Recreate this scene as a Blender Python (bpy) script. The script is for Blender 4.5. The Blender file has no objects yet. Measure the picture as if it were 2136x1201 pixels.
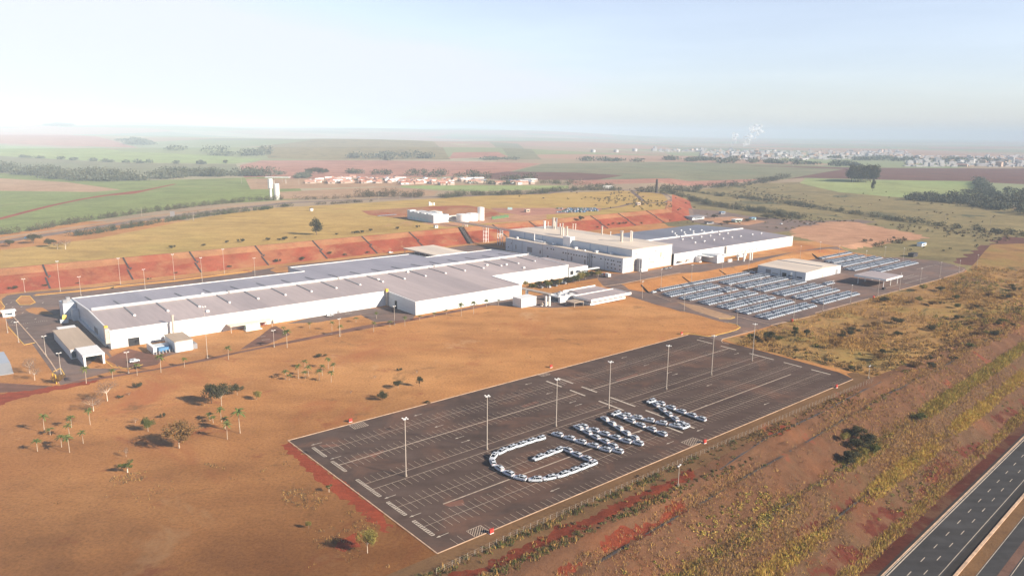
import bpy, math, random
import numpy as np
from mathutils import Vector, Matrix
from mathutils.geometry import delaunay_2d_cdt
random.seed(7); RNG = np.random.default_rng(7)
sc = bpy.context.scene; COL = sc.collection
R_ = math.radians

# ---------------------------------------------------------------- camera
CAMH = 110.0; F = 1559.0; CX, CY = 1068.0, 600.5
RM = np.array([[0.99994137, 0.01082857, 0.0], [0.00221628, -0.20465762, 0.97883111], [0.01059934, -0.97877372, -0.20466962]])
cam = bpy.data.cameras.new('camera'); co = bpy.data.objects.new('camera', cam); COL.objects.link(co)
cam.sensor_width = 36; cam.lens = F / 2136 * 36; cam.clip_start = 1; cam.clip_end = 90000
_X = RM @ np.array([1, 0, 0]); _Y = RM @ np.array([0, -1, 0]); _Z = RM @ np.array([0, 0, -1])
co.matrix_world = Matrix([[_X[0], _Y[0], _Z[0], 0], [_X[1], _Y[1], _Z[1], 0], [_X[2], _Y[2], _Z[2], CAMH], [0, 0, 0, 1]])
sc.camera = co

# ---------------------------------------------------------------- light
SUN_EL, SUN_AZ = R_(25.5), R_(-25.0)          # azimuth from +x, counter-clockwise: where the sun stands
SUN_STR, SKY_STR, EXPO = 5.0, 0.102, 1.0
HAZE_D = 0.00014
w = bpy.data.worlds.new('World'); sc.world = w; w.use_nodes = True
nt = w.node_tree; bg = nt.nodes['Background']; sky = nt.nodes.new('ShaderNodeTexSky')
sky.sky_type = 'NISHITA'; sky.sun_disc = False; sky.sun_elevation = SUN_EL
sky.sun_rotation = R_(90) - SUN_AZ
sky.altitude = 600; sky.air_density = 1.0; sky.dust_density = 1.1; sky.ozone_density = 3.0
tc = nt.nodes.new('ShaderNodeTexCoord'); mp = nt.nodes.new('ShaderNodeMapping'); mp.inputs['Scale'].default_value = (1.5, 1.5, 14); nz = nt.nodes.new('ShaderNodeTexNoise'); nz.inputs['Scale'].default_value = 2.2; nz.inputs['Detail'].default_value = 7; nz.inputs['Roughness'].default_value = .6
nt.links.new(tc.outputs['Generated'], mp.inputs[0]); nt.links.new(mp.outputs[0], nz.inputs['Vector']); cr_ = nt.nodes.new('ShaderNodeValToRGB'); cr_.color_ramp.elements[0].position = .42; cr_.color_ramp.elements[0].color = (1, 1, 1, 1); cr_.color_ramp.elements[1].position = .75; cr_.color_ramp.elements[1].color = (1.12, 1.09, 1.06, 1)
nt.links.new(nz.outputs['Fac'], cr_.inputs[0]); mx_ = nt.nodes.new('ShaderNodeMix'); mx_.data_type = 'RGBA'; mx_.blend_type = 'MULTIPLY'; mx_.inputs[0].default_value = 1; nt.links.new(sky.outputs[0], mx_.inputs[6]); nt.links.new(cr_.outputs[0], mx_.inputs[7])
hs_ = nt.nodes.new('ShaderNodeHueSaturation'); hs_.inputs['Saturation'].default_value = .62; nt.links.new(mx_.outputs[2], hs_.inputs['Color'])
# milky low band; unseen upper sky darkened and sun glare capped to deepen shadows
sp_ = nt.nodes.new('ShaderNodeSeparateXYZ'); nt.links.new(tc.outputs['Generated'], sp_.inputs[0]); up_ = nt.nodes.new('ShaderNodeValToRGB'); e_ = up_.color_ramp.elements; e_[0].position = .16; e_[0].color = (1, .965, 1.0, 1); e_[1].position = .42; e_[1].color = (.22, .30, .46, 1); nt.links.new(sp_.outputs[2], up_.inputs[0])
cap_ = nt.nodes.new('ShaderNodeMix'); cap_.data_type = 'RGBA'; cap_.blend_type = 'DARKEN'; cap_.inputs[0].default_value = 1; nt.links.new(hs_.outputs[0], cap_.inputs[6]); cap_.inputs[7].default_value = (4.3, 4.75, 5.2, 1)
fin_ = nt.nodes.new('ShaderNodeMix'); fin_.data_type = 'RGBA'; fin_.blend_type = 'MULTIPLY'; fin_.inputs[0].default_value = 1; nt.links.new(cap_.outputs[2], fin_.inputs[6]); nt.links.new(up_.outputs[0], fin_.inputs[7])
nt.links.new(fin_.outputs[2], bg.inputs[0]); bg.inputs[1].default_value = SKY_STR
sl = bpy.data.lights.new('sun', 'SUN'); sl.energy = SUN_STR; sl.angle = R_(0.5); sl.color = (1.0, 0.87, 0.70)
so = bpy.data.objects.new('sun', sl); COL.objects.link(so)
sd = Vector((math.cos(SUN_EL) * math.cos(SUN_AZ), math.cos(SUN_EL) * math.sin(SUN_AZ), math.sin(SUN_EL)))
so.rotation_euler = sd.to_track_quat('Z', 'Y').to_euler(); so.location = (300, 0, 400)
sc.view_settings.view_transform = 'Standard'; sc.view_settings.look = 'None'
sc.view_settings.exposure = EXPO; sc.view_settings.gamma = 1
try: sc.cycles.volume_bounces = 1
except Exception: pass

# ---------------------------------------------------------------- frames: site axes (s along the car park, t away from the highway)
TH = R_(40.1); SA = np.array([math.cos(TH), math.sin(TH)]); TA = np.array([-math.sin(TH), math.cos(TH)])
def ray(u, v): return RM @ np.array([u - CX, v - CY, F])
_d = ray(912, 1154); O2 = _d[:2] * (-CAMH / _d[2])
def W2(s, t): return O2 + SA * s + TA * t
def ST(x, y):
    p0 = x - O2[0]; p1 = y - O2[1]
    return p0 * SA[0] + p1 * SA[1], p0 * TA[0] + p1 * TA[1]
def sstep(a, b, x): k = np.clip((x - a) / (b - a), 0, 1); return k * k * (3 - 2 * k)
def wav(x, y, sc_, seed):
    r = np.random.default_rng(seed); o = 0
    for i in range(7):
        a = r.uniform(0, 6.28); k = sc_ * r.uniform(.6, 1.7); o = o + np.sin((x * math.cos(a) + y * math.sin(a)) * k + r.uniform(0, 6.28))
    return o / 3.2
WA = R_(3.1)
def wline(s, t): return t * math.cos(WA) - (s - 100) * math.sin(WA)
def hgt(x, y):
    x = np.asarray(x, float); y = np.asarray(y, float)
    s, t = ST(x, y)
    d = np.minimum(t - 444, -0.62 * (s - 715) + 0.785 * (t - 450))
    h = 12 * np.clip(d / 31, 0, 1)
    m = np.clip((s - 240) / 60, 0, 1) * (1 - sstep(650, 740, s)) * (1 - np.clip((t - 194.5) / 15, 0, 1))
    h = h - 3 * m
    q = wline(s, t)
    h = np.where(q < -12, np.interp(q, [-59, -46.1, -44.6, -36.5, -35, -22.8, -21, -16, -12], [-26, -17, -17, -10, -10, -4, -4, -.8, 0]) + h * (1 - sstep(-12, -40, q) * 0) * np.clip((q + 45) / 33, 0, 1), h)
    # rough scrub land east of the car park and on the terraces
    rs = sstep(246, 285, s) * (1 - sstep(55, 76, t)) * np.clip((q + 30) / 15, 0, 1)
    h = h + rs * (1.1 * wav(x, y, .09, 3) + .7 * wav(x, y, .2, 4))
    rt = np.clip((-q - 14) / 4, 0, 1) * np.clip((q + 57) / 5, 0, 1)
    h = h + rt * .35 * wav(x, y, .45, 5)
    r = np.hypot(x, y); fb = sstep(1100, 2600, r)
    h = h * (1 - fb) + fb * (9 + 5 * wav(x, y, .0016, 9) + 7 * sstep(2500, 5000, r) * wav(x, y, .0009, 10))
    th = np.arctan2(x, y)      # distant hills on the left and centre
    lf = sstep(.22, -.05, th)
    h = h + 60 * np.exp(-((x + 870) / 1000) ** 2 - ((y - 4300) / 650) ** 2) + lf * (sstep(4300, 5600, r) * (24 + 26 * wav(x, y, .0013, 21)) + sstep(7000, 9000, r) * (50 + 38 * wav(x, y, .0008, 22))) + (.35 + .65 * lf) * sstep(10500, 13000, r) * (38 + 26 * wav(x, y, .0005, 24)) + lf * 24 * np.exp(-((r - 3300) / 500) ** 2) * (1 + .4 * wav(x, y, .0015, 23))
    return h
_TT = np.concatenate([np.linspace(60, 1500, 1800), np.geomspace(1501, 26000, 2200)])
def G(u, v):
    """the point of the ground seen at that place of the photograph"""
    d = ray(u, v); d = d / np.hypot(d[0], d[1])
    z = CAMH + _TT * d[2] - hgt(_TT * d[0], _TT * d[1])
    i = np.argmax(z < 0)
    if z[i] >= 0: k = 26000.
    else:
        a, b = _TT[i - 1], _TT[i]; k = a + (b - a) * z[i - 1] / (z[i - 1] - z[i])
    x, y = k * d[0], k * d[1]
    return Vector((x, y, float(hgt(x, y))))
def zfrom(p, v):
    """height above p of something standing at p whose top is at row v"""
    c0 = RM.T @ np.array([p[0], p[1], p[2] - CAMH]); up = RM.T @ np.array([0, 0, 1.]); k = (v - CY) / F
    return (k * c0[2] - c0[1]) / (up[1] - k * up[2])
def gs(s, t): p = W2(s, t); return Vector((p[0], p[1], float(hgt(p[0], p[1]))))
def zf(ox, oy, k): return lambda x, y: (ox + x * k, oy + y * k)
ZA = zf(0, 540, .2528); ZB = zf(500, 480, .2528); ZC = zf(1000, 440, .1998); ZD = zf(1380, 440, .1998); ZE = zf(1300, 500, .1998); ZR = zf(1700, 460, .2081)
ZG = zf(980, 800, .2528); ZH = zf(580, 860, .24974); ZI = zf(1040, 660, .2341); ZJ = zf(1400, 680, .24975); ZK = zf(840, 940, .2809); ZL = zf(1500, 850, .29775)
ZM = zf(0, 240, .2809); ZN = zf(540, 280, .2809); ZO = zf(1040, 240, .2809); ZP = zf(1536, 240, .2809); ZQ = zf(820, 400, .14045); ZS = zf(0, 740, .2528); ZT = zf(440, 720, .2528)

# ---------------------------------------------------------------- materials
def new_mat(name):
    m = bpy.data.materials.new(name); m.use_nodes = True; n = m.node_tree; b = n.nodes['Principled BSDF']
    return m, n, b
def noise(n, co_, scale, detail=6, rough=.6, dist=0., mp=None):
    t = n.nodes.new('ShaderNodeTexNoise'); t.inputs['Scale'].default_value = scale; t.inputs['Detail'].default_value = detail
    t.inputs['Roughness'].default_value = rough; t.inputs['Distortion'].default_value = dist
    if mp:
        q = n.nodes.new('ShaderNodeMapping'); q.inputs['Rotation'].default_value = (0, 0, mp[0]); q.inputs['Scale'].default_value = (mp[1], mp[2], 1)
        n.links.new(co_, q.inputs[0]); co_ = q.outputs[0]
    n.links.new(co_, t.inputs['Vector']); return t.outputs['Fac']
def ramp(n, fac, stops):
    r = n.nodes.new('ShaderNodeValToRGB'); cr = r.color_ramp
    while len(cr.elements) < len(stops): cr.elements.new(.5)
    for e, (p, c) in zip(cr.elements, stops): e.position = p; e.color = (*c, 1) if len(c) == 3 else c
    n.links.new(fac, r.inputs[0]); return r.outputs[0]
def mix(n, fac, a, b, mode='MIX'):
    x = n.nodes.new('ShaderNodeMix'); x.data_type = 'RGBA'; x.blend_type = mode
    if isinstance(fac, (int, float)): x.inputs[0].default_value = fac
    else: n.links.new(fac, x.inputs[0])
    for i, k in ((6, a), (7, b)):
        if isinstance(k, tuple): x.inputs[i].default_value = (*k, 1)
        else: n.links.new(k, x.inputs[i])
    return x.outputs[2]
def soil(name, cols, big=.01, mid=.08, fine=1.2, patch=None, streak=None, bump=.3, rough=.95, fine_amt=.35):
    """ground cover: big patches between the colours, finer mottling, optional patches and streaks"""
    m, n, b = new_mat(name); g = n.nodes.new('ShaderNodeNewGeometry').outputs['Position']
    c = ramp(n, noise(n, g, big, 5, .6, .4), [(.32 + .36 * i / max(1, len(cols) - 1), q) for i, q in enumerate(cols)])
    md = ramp(n, noise(n, g, mid, 8, .68, .3), [(.3, (.72, .70, .68)), (.5, (1, 1, 1)), (.72, (1.18, 1.2, 1.22))])
    c = mix(n, .8, c, md, 'MULTIPLY')
    fn = noise(n, g, fine, 6, .75)
    c = mix(n, fine_amt, c, ramp(n, fn, [(.34, (.35, .33, .30)), (.52, (1, 1, 1)), (.7, (1.35, 1.35, 1.3))]), 'MULTIPLY')
    if streak:
        st = noise(n, g, streak[0], 5, .6, .1, (-TH + streak[2], 1, streak[1])); c = mix(n, streak[3], c, ramp(n, st, [(.38, (.72, .68, .66)), (.6, (1.12, 1.12, 1.12))]), 'MULTIPLY')
    for p in (patch or []):
        pn = noise(n, g, p[1], 7, .68, .6); k = ramp(n, pn, [(p[2], (0, 0, 0)), (p[3], (1, 1, 1))]); c = mix(n, k, c, p[0])
    n.links.new(c, b.inputs['Base Color']); b.inputs['Roughness'].default_value = rough; b.inputs['Specular IOR Level'].default_value = .15
    bp = n.nodes.new('ShaderNodeBump'); bp.inputs['Strength'].default_value = bump; bp.inputs['Distance'].default_value = .4
    n.links.new(fn, bp.inputs['Height']); n.links.new(bp.outputs[0], b.inputs['Normal'])
    return m
def paint(name, c, rough=.5, var=.12, scale=.6, metal=0., spec=.5, bump=0):
    m, n, b = new_mat(name); g = n.nodes.new('ShaderNodeTexCoord').outputs['Object']
    v = noise(n, g, scale, 6, .6)
    lo = tuple(k * (1 - var) for k in c); hi = tuple(min(1, k * (1 + var)) for k in c)
    n.links.new(ramp(n, v, [(.35, lo), (.65, hi)]), b.inputs['Base Color']); b.inputs['Roughness'].default_value = rough
    b.inputs['Metallic'].default_value = metal; b.inputs['Specular IOR Level'].default_value = spec
    return m
def sheet_metal(name, c, period=1.0, amt=.12, rough=.45, panels=None):
    """profiled sheet: ribs across local x, dirt streaks"""
    m, n, b = new_mat(name); g = n.nodes.new('ShaderNodeTexCoord').outputs['Object']
    wv = n.nodes.new('ShaderNodeTexWave'); wv.inputs['Scale'].default_value = .314 / period * 1.0; wv.inputs['Distortion'].default_value = 0; wv.bands_direction = 'X'
    n.links.new(g, wv.inputs[0])
    v = noise(n, g, .05, 6, .65, .2, (0, 1, .25)); v2 = noise(n, g, .5, 5, .6, 0, (0, 1, .08))
    cc = ramp(n, v, [(.3, tuple(k * (1 - 1.6 * amt) for k in c)), (.7, tuple(min(1, k * (1 + amt)) for k in c))])
    cc = mix(n, .5, cc, ramp(n, v2, [(.3, (.8, .8, .8)), (.7, (1.1, 1.1, 1.1))]), 'MULTIPLY')
    if panels:
        sx = n.nodes.new('ShaderNodeSeparateXYZ'); n.links.new(g, sx.inputs[0])
        dv = n.nodes.new('ShaderNodeMath'); dv.operation = 'DIVIDE'; dv.inputs[1].default_value = panels; n.links.new(sx.outputs[0], dv.inputs[0])
        fl = n.nodes.new('ShaderNodeMath'); fl.operation = 'FLOOR'; n.links.new(dv.outputs[0], fl.inputs[0])
        wn = n.nodes.new('ShaderNodeTexWhiteNoise'); wn.noise_dimensions = '1D'; n.links.new(fl.outputs[0], wn.inputs['W'])
        cc = mix(n, 1.0, cc, ramp(n, wn.outputs['Value'], [(0, (.88, .87, .89)), (1, (1.08, 1.06, 1.05))]), 'MULTIPLY')
    n.links.new(cc, b.inputs['Base Color']); b.inputs['Roughness'].default_value = rough; b.inputs['Metallic'].default_value = 0
    bp = n.nodes.new('ShaderNodeBump'); bp.inputs['Strength'].default_value = .25; bp.inputs['Distance'].default_value = .05
    n.links.new(wv.outputs['Fac'], bp.inputs['Height']); n.links.new(bp.outputs[0], b.inputs['Normal'])
    return m
def leafm(name, c1, c2, scale=.6):
    m, n, b = new_mat(name); g = n.nodes.new('ShaderNodeNewGeometry').outputs['Position']
    v = noise(n, g, scale, 5, .7)
    n.links.new(ramp(n, v, [(.35, c1), (.65, c2)]), b.inputs['Base Color']); b.inputs['Roughness'].default_value = .8; b.inputs['Specular IOR Level'].default_value = .2
    return m
RED = (.30, .062, .028)
M = {}
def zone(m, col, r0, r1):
    # vignette darkening plus browner grass, painted into the field colour nearest the viewer
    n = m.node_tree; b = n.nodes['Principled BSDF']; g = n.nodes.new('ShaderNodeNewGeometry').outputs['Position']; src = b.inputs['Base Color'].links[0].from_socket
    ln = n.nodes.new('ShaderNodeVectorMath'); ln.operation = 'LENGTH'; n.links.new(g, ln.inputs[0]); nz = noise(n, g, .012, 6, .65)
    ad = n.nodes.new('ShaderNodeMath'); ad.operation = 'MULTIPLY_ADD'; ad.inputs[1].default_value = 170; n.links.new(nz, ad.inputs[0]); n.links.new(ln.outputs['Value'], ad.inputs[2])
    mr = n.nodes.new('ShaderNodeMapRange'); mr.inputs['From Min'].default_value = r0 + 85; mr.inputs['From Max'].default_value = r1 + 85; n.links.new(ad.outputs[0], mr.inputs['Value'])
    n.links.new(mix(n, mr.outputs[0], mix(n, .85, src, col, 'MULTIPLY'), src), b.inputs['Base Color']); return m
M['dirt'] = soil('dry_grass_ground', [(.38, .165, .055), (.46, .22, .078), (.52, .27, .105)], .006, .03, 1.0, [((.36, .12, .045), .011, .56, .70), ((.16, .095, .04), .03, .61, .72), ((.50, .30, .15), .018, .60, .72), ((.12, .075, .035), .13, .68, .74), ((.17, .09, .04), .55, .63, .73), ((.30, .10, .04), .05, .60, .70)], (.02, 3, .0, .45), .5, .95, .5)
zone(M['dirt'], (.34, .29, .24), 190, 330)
M['verge'] = soil('verge_ground', [(.14, .08, .038), (.21, .115, .052)], .02, .12, 1.3, [((.30, .09, .04), .03, .6, .68)], None, .6)
M['red'] = soil('red_soil', [(.22, .042, .018), (.30, .06, .024)], .03, .2, 1.2, [((.18, .04, .02), .07, .58, .68)], (.15, 4, 0, .5), .5)
M['redt'] = soil('track_red_soil', [(.15, .032, .015), (.20, .042, .018)], .04, .3, 1.4, [((.10, .026, .014), .09, .54, .64), ((.16, .08, .045), .12, .60, .68)], (.15, .25, 1.45, .6), .7, .95, .6)
M['redd'] = soil('dark_red_soil', [(.075, .020, .012), (.11, .026, .014)], .06, .3, 1.2, [((.12, .06, .033), .09, .48, .60)], (.15, 4, 1.35, .5), .8)
M['emb'] = soil('embankment_soil', [(.30, .075, .036), (.27, .060, .030), (.33, .10, .05)], .01, .06, .9, [((.33, .15, .07), .02, .50, .66), ((.30, .16, .08), .09, .58, .70), ((.20, .045, .024), .05, .60, .72)], (.06, .2, 1.4, .6), .5)
M['embtop'] = soil('embankment_grass', [(.36, .16, .075), (.38, .19, .09)], .01, .06, .9, [((.31, .085, .042), .025, .50, .64), ((.36, .22, .09), .06, .60, .7)], (.06, .2, 1.4, .5), .4)
M['slope2'] = soil('upper_terrace_soil', [(.16, .076, .040), (.13, .066, .036), (.17, .072, .034)], .03, .22, 1.8, [((.14, .085, .045), .05, .56, .66), ((.20, .05, .028), .05, .60, .68)], (.12, .25, 1.35, .5), .8)
M['slope'] = soil('terrace_soil', [(.125, .058, .032), (.105, .06, .032), (.14, .056, .028)], .03, .22, 1.6, [((.085, .055, .026), .05, .52, .62), ((.11, .024, .014), .05, .58, .66)], (.12, .25, 1.35, .5), .8)
M['scrubg'] = soil('scrub_ground', [(.22, .12, .052), (.33, .19, .07), (.27, .20, .06)], .02, .10, .8, [((.10, .085, .035), .035, .57, .66)], None, .9)
M['yellow'] = soil('yellow_field_grass', [(.40, .26, .075), (.45, .30, .095), (.38, .275, .08)], .006, .035, .6, [((.42, .24, .11), .012, .60, .7)], (.02, 4, 0, .4), .3)
M['green'] = soil('green_crop', [(.15, .20, .055), (.20, .24, .075), (.17, .22, .06)], .003, .02, .3, [((.28, .25, .10), .005, .58, .72)], (.05, 6, .3, .5), .2)
M['lgreen'] = soil('light_green_field', [(.24, .32, .12), (.30, .34, .14)], .002, .01, .1, None, (.01, 5, .3, .4), .1)
M['olive'] = soil('olive_field', [(.17, .19, .11), (.22, .20, .12)], .003, .012, .2, None, None, .1)
M['country'] = soil('countryside_ground', [(.10, .12, .075), (.26, .19, .13), (.15, .16, .09)], .0012, .006, .1, [((.30, .15, .10), .0016, .60, .63), ((.05, .075, .05), .004, .6, .64)], None, .1)
def mosaic(m):
    n = m.node_tree; b = n.nodes['Principled BSDF']; g = n.nodes.new('ShaderNodeNewGeometry').outputs['Position']; src = b.inputs['Base Color'].links[0].from_socket
    v = n.nodes.new('ShaderNodeTexVoronoi'); v.inputs['Scale'].default_value = .0011; v.inputs['Randomness'].default_value = .9; n.links.new(g, v.inputs['Vector'])
    s_ = n.nodes.new('ShaderNodeSeparateColor'); n.links.new(v.outputs['Color'], s_.inputs[0]); c = ramp(n, s_.outputs[0], [(0, (.24, .30, .15)), (.25, (.36, .27, .18)), (.45, (.20, .24, .15)), (.62, (.42, .25, .18)), (.8, (.40, .36, .24)), (1, (.17, .20, .14))]); n.nodes[-1].color_ramp.interpolation = 'CONSTANT'
    n.links.new(mix(n, .7, src, c), b.inputs['Base Color'])
mosaic(M['country'])
M['pink'] = soil('ploughed_field', [(.36, .165, .115), (.42, .215, .16)], .003, .02, .2, None, (.01, 5, .8, .4), .1)
M['browno'] = soil('brown_field', [(.40, .26, .16), (.36, .22, .13)], .004, .03, .3, None, None, .2)
M['purple'] = soil('dark_ploughed_field', [(.12, .055, .045), (.17, .075, .055)], .01, .05, .5, None, (.05, 4, .2, .5), .3)
M['hill'] = soil('dry_scrub_hillside', [(.17, .145, .07), (.26, .21, .095), (.19, .17, .08)], .008, .04, .3, [((.085, .09, .05), .012, .58, .64), ((.34, .26, .13), .02, .62, .7)], (.03, 7, -.55, .7), .5)
M['pad'] = soil('bare_dirt', [(.44, .235, .14), (.49, .28, .17)], .01, .05, .6, None, (.05, 4, .2, .5), .3)
def asphalt(name, c, dust, amt, sc_=.02):
    return soil(name, [tuple(k * .82 for k in c), c, tuple(k * 1.15 for k in c)], sc_, .15, 2.5, [(dust, .035, .60 - amt, .80 - amt)], (.03, 9, 0, .55), .15, .9, .2)
M['asph'] = asphalt('asphalt', (.090, .060, .049), (.16, .085, .058), .09)
M['asph2'] = asphalt('dusty_asphalt', (.165, .122, .110), (.24, .145, .105), .10)
M['asph3'] = asphalt('red_dusty_asphalt', (.17, .088, .066), (.26, .105, .065), .1)
M['hwy'] = asphalt('highway_asphalt', (.052, .052, .055), (.065, .062, .062), .0)
M['strip'] = soil('brown_strip', [(.15, .085, .065), (.19, .11, .08)], .03, .2, 1., None, None, .3)
M['black'] = paint('dark_ditch', (.018, .014, .012), .9, .3, .3)
M['hroad'] = asphalt('grey_road', (.20, .15, .13), (.24, .16, .12), .1)
M['line'] = paint('line_paint', (.40, .32, .25), .8, .25, .8)
M['line2'] = paint('white_line_paint', (.48, .42, .35), .8, .25, .8)
M['townw'] = paint('town_walls', (.40, .40, .42), .8, .2, .05)
M['towno'] = paint('town_ochre', (.42, .32, .26), .8, .2, .05)
M['kerb'] = paint('kerb_concrete', (.52, .36, .25), .9, .25, .4)
M['kerby'] = paint('yellow_kerb_paint', (.75, .47, .08), .7, .2, .4)
M['conc'] = paint('concrete', (.33, .28, .23), .9, .18, .4)
M['wall'] = sheet_metal('white_wall_sheet', (.64, .68, .71), 1.0, .04, .5)
M['wallb'] = sheet_metal('pale_wall_sheet', (.56, .62, .68), 1.0, .06, .5)
M['wallp'] = sheet_metal('cream_wall_sheet', (.74, .66, .58), 1.0, .05, .5)
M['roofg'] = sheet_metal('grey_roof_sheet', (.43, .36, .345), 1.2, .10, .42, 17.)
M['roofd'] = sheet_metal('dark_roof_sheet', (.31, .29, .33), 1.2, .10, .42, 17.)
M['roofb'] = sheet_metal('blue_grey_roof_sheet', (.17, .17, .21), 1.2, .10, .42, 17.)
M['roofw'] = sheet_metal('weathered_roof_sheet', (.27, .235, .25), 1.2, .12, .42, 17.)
M['roofc'] = sheet_metal('cream_roof_sheet', (.70, .61, .50), 1.0, .05, .5, 12.)
M['rooft'] = sheet_metal('tan_roof_sheet', (.46, .36, .27), 1.0, .08, .6)
M['white'] = paint('white_paint', (.76, .77, .77), .4, .03, .5)
M['whitec'] = paint('white_car_paint', (.58, .63, .70), .3, .02, .5)
M['silver'] = paint('silver_car_paint', (.45, .46, .48), .25, .03, .5, .4)
M['glass'] = paint('dark_glass', (.008, .012, .02), .22, .1, .5, 0, .3)
M['glass2'] = paint('blue_window_glass', (.03, .05, .08), .12, .1, .5, 0, .6)
M['tyre'] = paint('tyre_rubber', (.02, .02, .02), .9, .1)
M['rim'] = paint('wheel_rim', (.35, .36, .38), .35, .1, 1, .6)
M['lens'] = paint('lamp_lens', (.75, .78, .80), .15, .05)
M['tail'] = paint('tail_lamp', (.35, .02, .02), .2, .05)
M['grille'] = paint('grille', (.03, .03, .035), .4, .1)
M['steel'] = paint('galvanised_steel', (.52, .46, .40), .5, .08, .5, .1)
M['dark'] = paint('dark_opening', (.02, .02, .025), .8, .1)
M['grey'] = paint('grey_paint', (.25, .25, .27), .6, .1)
M['yell'] = paint('yellow_paint', (.72, .45, .05), .5, .1)
M['redp'] = paint('red_paint', (.48, .05, .035), .5, .1)
M['bluep'] = paint('blue_paint', (.08, .22, .42), .5, .1)
M['greenp'] = paint('green_paint', (.13, .25, .11), .6, .15)
M['aqua'] = paint('pale_aqua_paint', (.42, .62, .62), .5, .08)
M['drain'] = paint('dark_drain_concrete', (.055, .045, .045), .9, .3, .3)
M['clay'] = paint('clay_roof_tile', (.40, .16, .11), .8, .25, .3)
M['claylt'] = paint('pale_clay_roof_tile', (.46, .25, .19), .8, .25, .3)
M['render'] = paint('pale_render', (.42, .33, .28), .8, .2, .3)
M['bark'] = paint('pale_bark', (.42, .33, .25), .9, .2, 1.5)
M['barkw'] = paint('whitewashed_bark', (.68, .58, .48), .9, .1, 1.5)
M['barkd'] = paint('dark_bark', (.13, .085, .06), .9, .2, 1.5)
M['lg'] = leafm('green_leaves', (.06, .072, .018), (.13, .14, .035))
M['ld'] = leafm('dark_green_leaves', (.04, .040, .018), (.085, .078, .034))
M['lo'] = leafm('rusty_leaves', (.12, .07, .025), (.25, .14, .045))
M['ly'] = leafm('yellow_green_leaves', (.16, .14, .035), (.28, .23, .06))
M['lb'] = leafm('dry_twigs', (.15, .10, .075), (.27, .18, .12))
M['lp'] = leafm('palm_fronds', (.055, .085, .02), (.16, .17, .045), 1.2)
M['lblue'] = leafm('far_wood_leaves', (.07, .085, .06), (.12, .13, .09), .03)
M['hedge'] = leafm('hedge_leaves', (.055, .05, .03), (.12, .095, .055), .08)
M['hedgeg'] = leafm('green_hedge_leaves', (.045, .06, .03), (.09, .11, .05), .08)
M['gold'] = leafm('golden_grass', (.38, .22, .06), (.60, .38, .12), .12)
M['goldg'] = leafm('yellow_green_grass', (.34, .27, .05), (.56, .44, .09), .12)
M['greeng'] = leafm('green_undergrowth', (.06, .09, .02), (.15, .18, .04), .12)
M['brush'] = leafm('brown_brush', (.12, .08, .045), (.24, .15, .08), .12)

# ---------------------------------------------------------------- mesh helpers
class MB:
    def __init__(s): s.v = []; s.f = []; s.m = []
    def add(s, vs, fs, mi=0):
        b = len(s.v); s.v += [tuple(q) for q in vs]; s.f += [tuple(b + i for i in f) for f in fs]; s.m += [mi] * len(fs); return s
    def box(s, x0, x1, y0, y1, z0, z1, mi=0):
        return s.add([(x0, y0, z0), (x1, y0, z0), (x1, y1, z0), (x0, y1, z0), (x0, y0, z1), (x1, y0, z1), (x1, y1, z1), (x0, y1, z1)],
                     [(0, 3, 2, 1), (4, 5, 6, 7), (0, 1, 5, 4), (1, 2, 6, 5), (2, 3, 7, 6), (3, 0, 4, 7)], mi)
    def prism(s, poly, z0, z1, mi=0, cap=True):
        n = len(poly); a = [(p[0], p[1], z0) for p in poly] + [(p[0], p[1], z1) for p in poly]
        fs = [(i, (i + 1) % n, n + (i + 1) % n, n + i) for i in range(n)]
        if cap: fs += [tuple(range(n, 2 * n)), tuple(range(n - 1, -1, -1))]
        return s.add(a, fs, mi)
    def tube(s, pts, rs, n=8, mi=0, cap=True):
        pts = [Vector(p) for p in pts]; rs = rs if isinstance(rs, (list, tuple)) else [rs] * len(pts); vs = []; fs = []
        for i, p in enumerate(pts):
            d = (pts[min(i + 1, len(pts) - 1)] - pts[max(i - 1, 0)]).normalized()
            a = d.cross(Vector((0, 1, 0)) if abs(d.y) < .9 else Vector((1, 0, 0))).normalized(); b = d.cross(a)
            for k in range(n): an = 2 * math.pi * k / n; vs.append(p + (a * math.cos(an) + b * math.sin(an)) * rs[i])
        for i in range(len(pts) - 1):
            for k in range(n): fs.append((i * n + k, i * n + (k + 1) % n, (i + 1) * n + (k + 1) % n, (i + 1) * n + k))
        if cap: fs += [tuple(range(n - 1, -1, -1)), tuple(range((len(pts) - 1) * n, len(pts) * n))]
        return s.add(vs, fs, mi)
    def mesh(s, name, mats, smooth=False):
        me = bpy.data.meshes.new(name); me.from_pydata(s.v, [], s.f)
        for m in (mats if isinstance(mats, (list, tuple)) else [mats]): me.materials.append(M[m] if isinstance(m, str) else m)
        if any(s.m): me.polygons.foreach_set('material_index', s.m)
        if smooth: me.polygons.foreach_set('use_smooth', [True] * len(s.f))
        me.update(); return me
    def build(s, name, mats, parent=None, smooth=False):
        o = bpy.data.objects.new(name, s.mesh(name, mats, smooth)); COL.objects.link(o)
        if parent: o.parent = parent
        return o
def tag(o, label=None, cat=None, group=None, kind=None):
    if label: o['label'] = label
    if cat: o['category'] = cat
    if group: o['group'] = group
    if kind: o['kind'] = kind
    return o
def thing(name, label, cat, loc, rz=TH, group=None):
    o = bpy.data.objects.new(name, None); COL.objects.link(o); o.location = loc; o.rotation_euler = (0, 0, rz); o.empty_display_size = .5
    return tag(o, label, cat, group)
def copy_tree(o, parent=None):
    c = o.copy(); COL.objects.link(c)
    if parent: c.parent = parent
    for ch in [k for k in KIDS.get(o.name, [])]: copy_tree(ch, c)
    return c
KIDS = {}
def reg(o, kids):
    KIDS[o.name] = kids; return o
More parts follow.
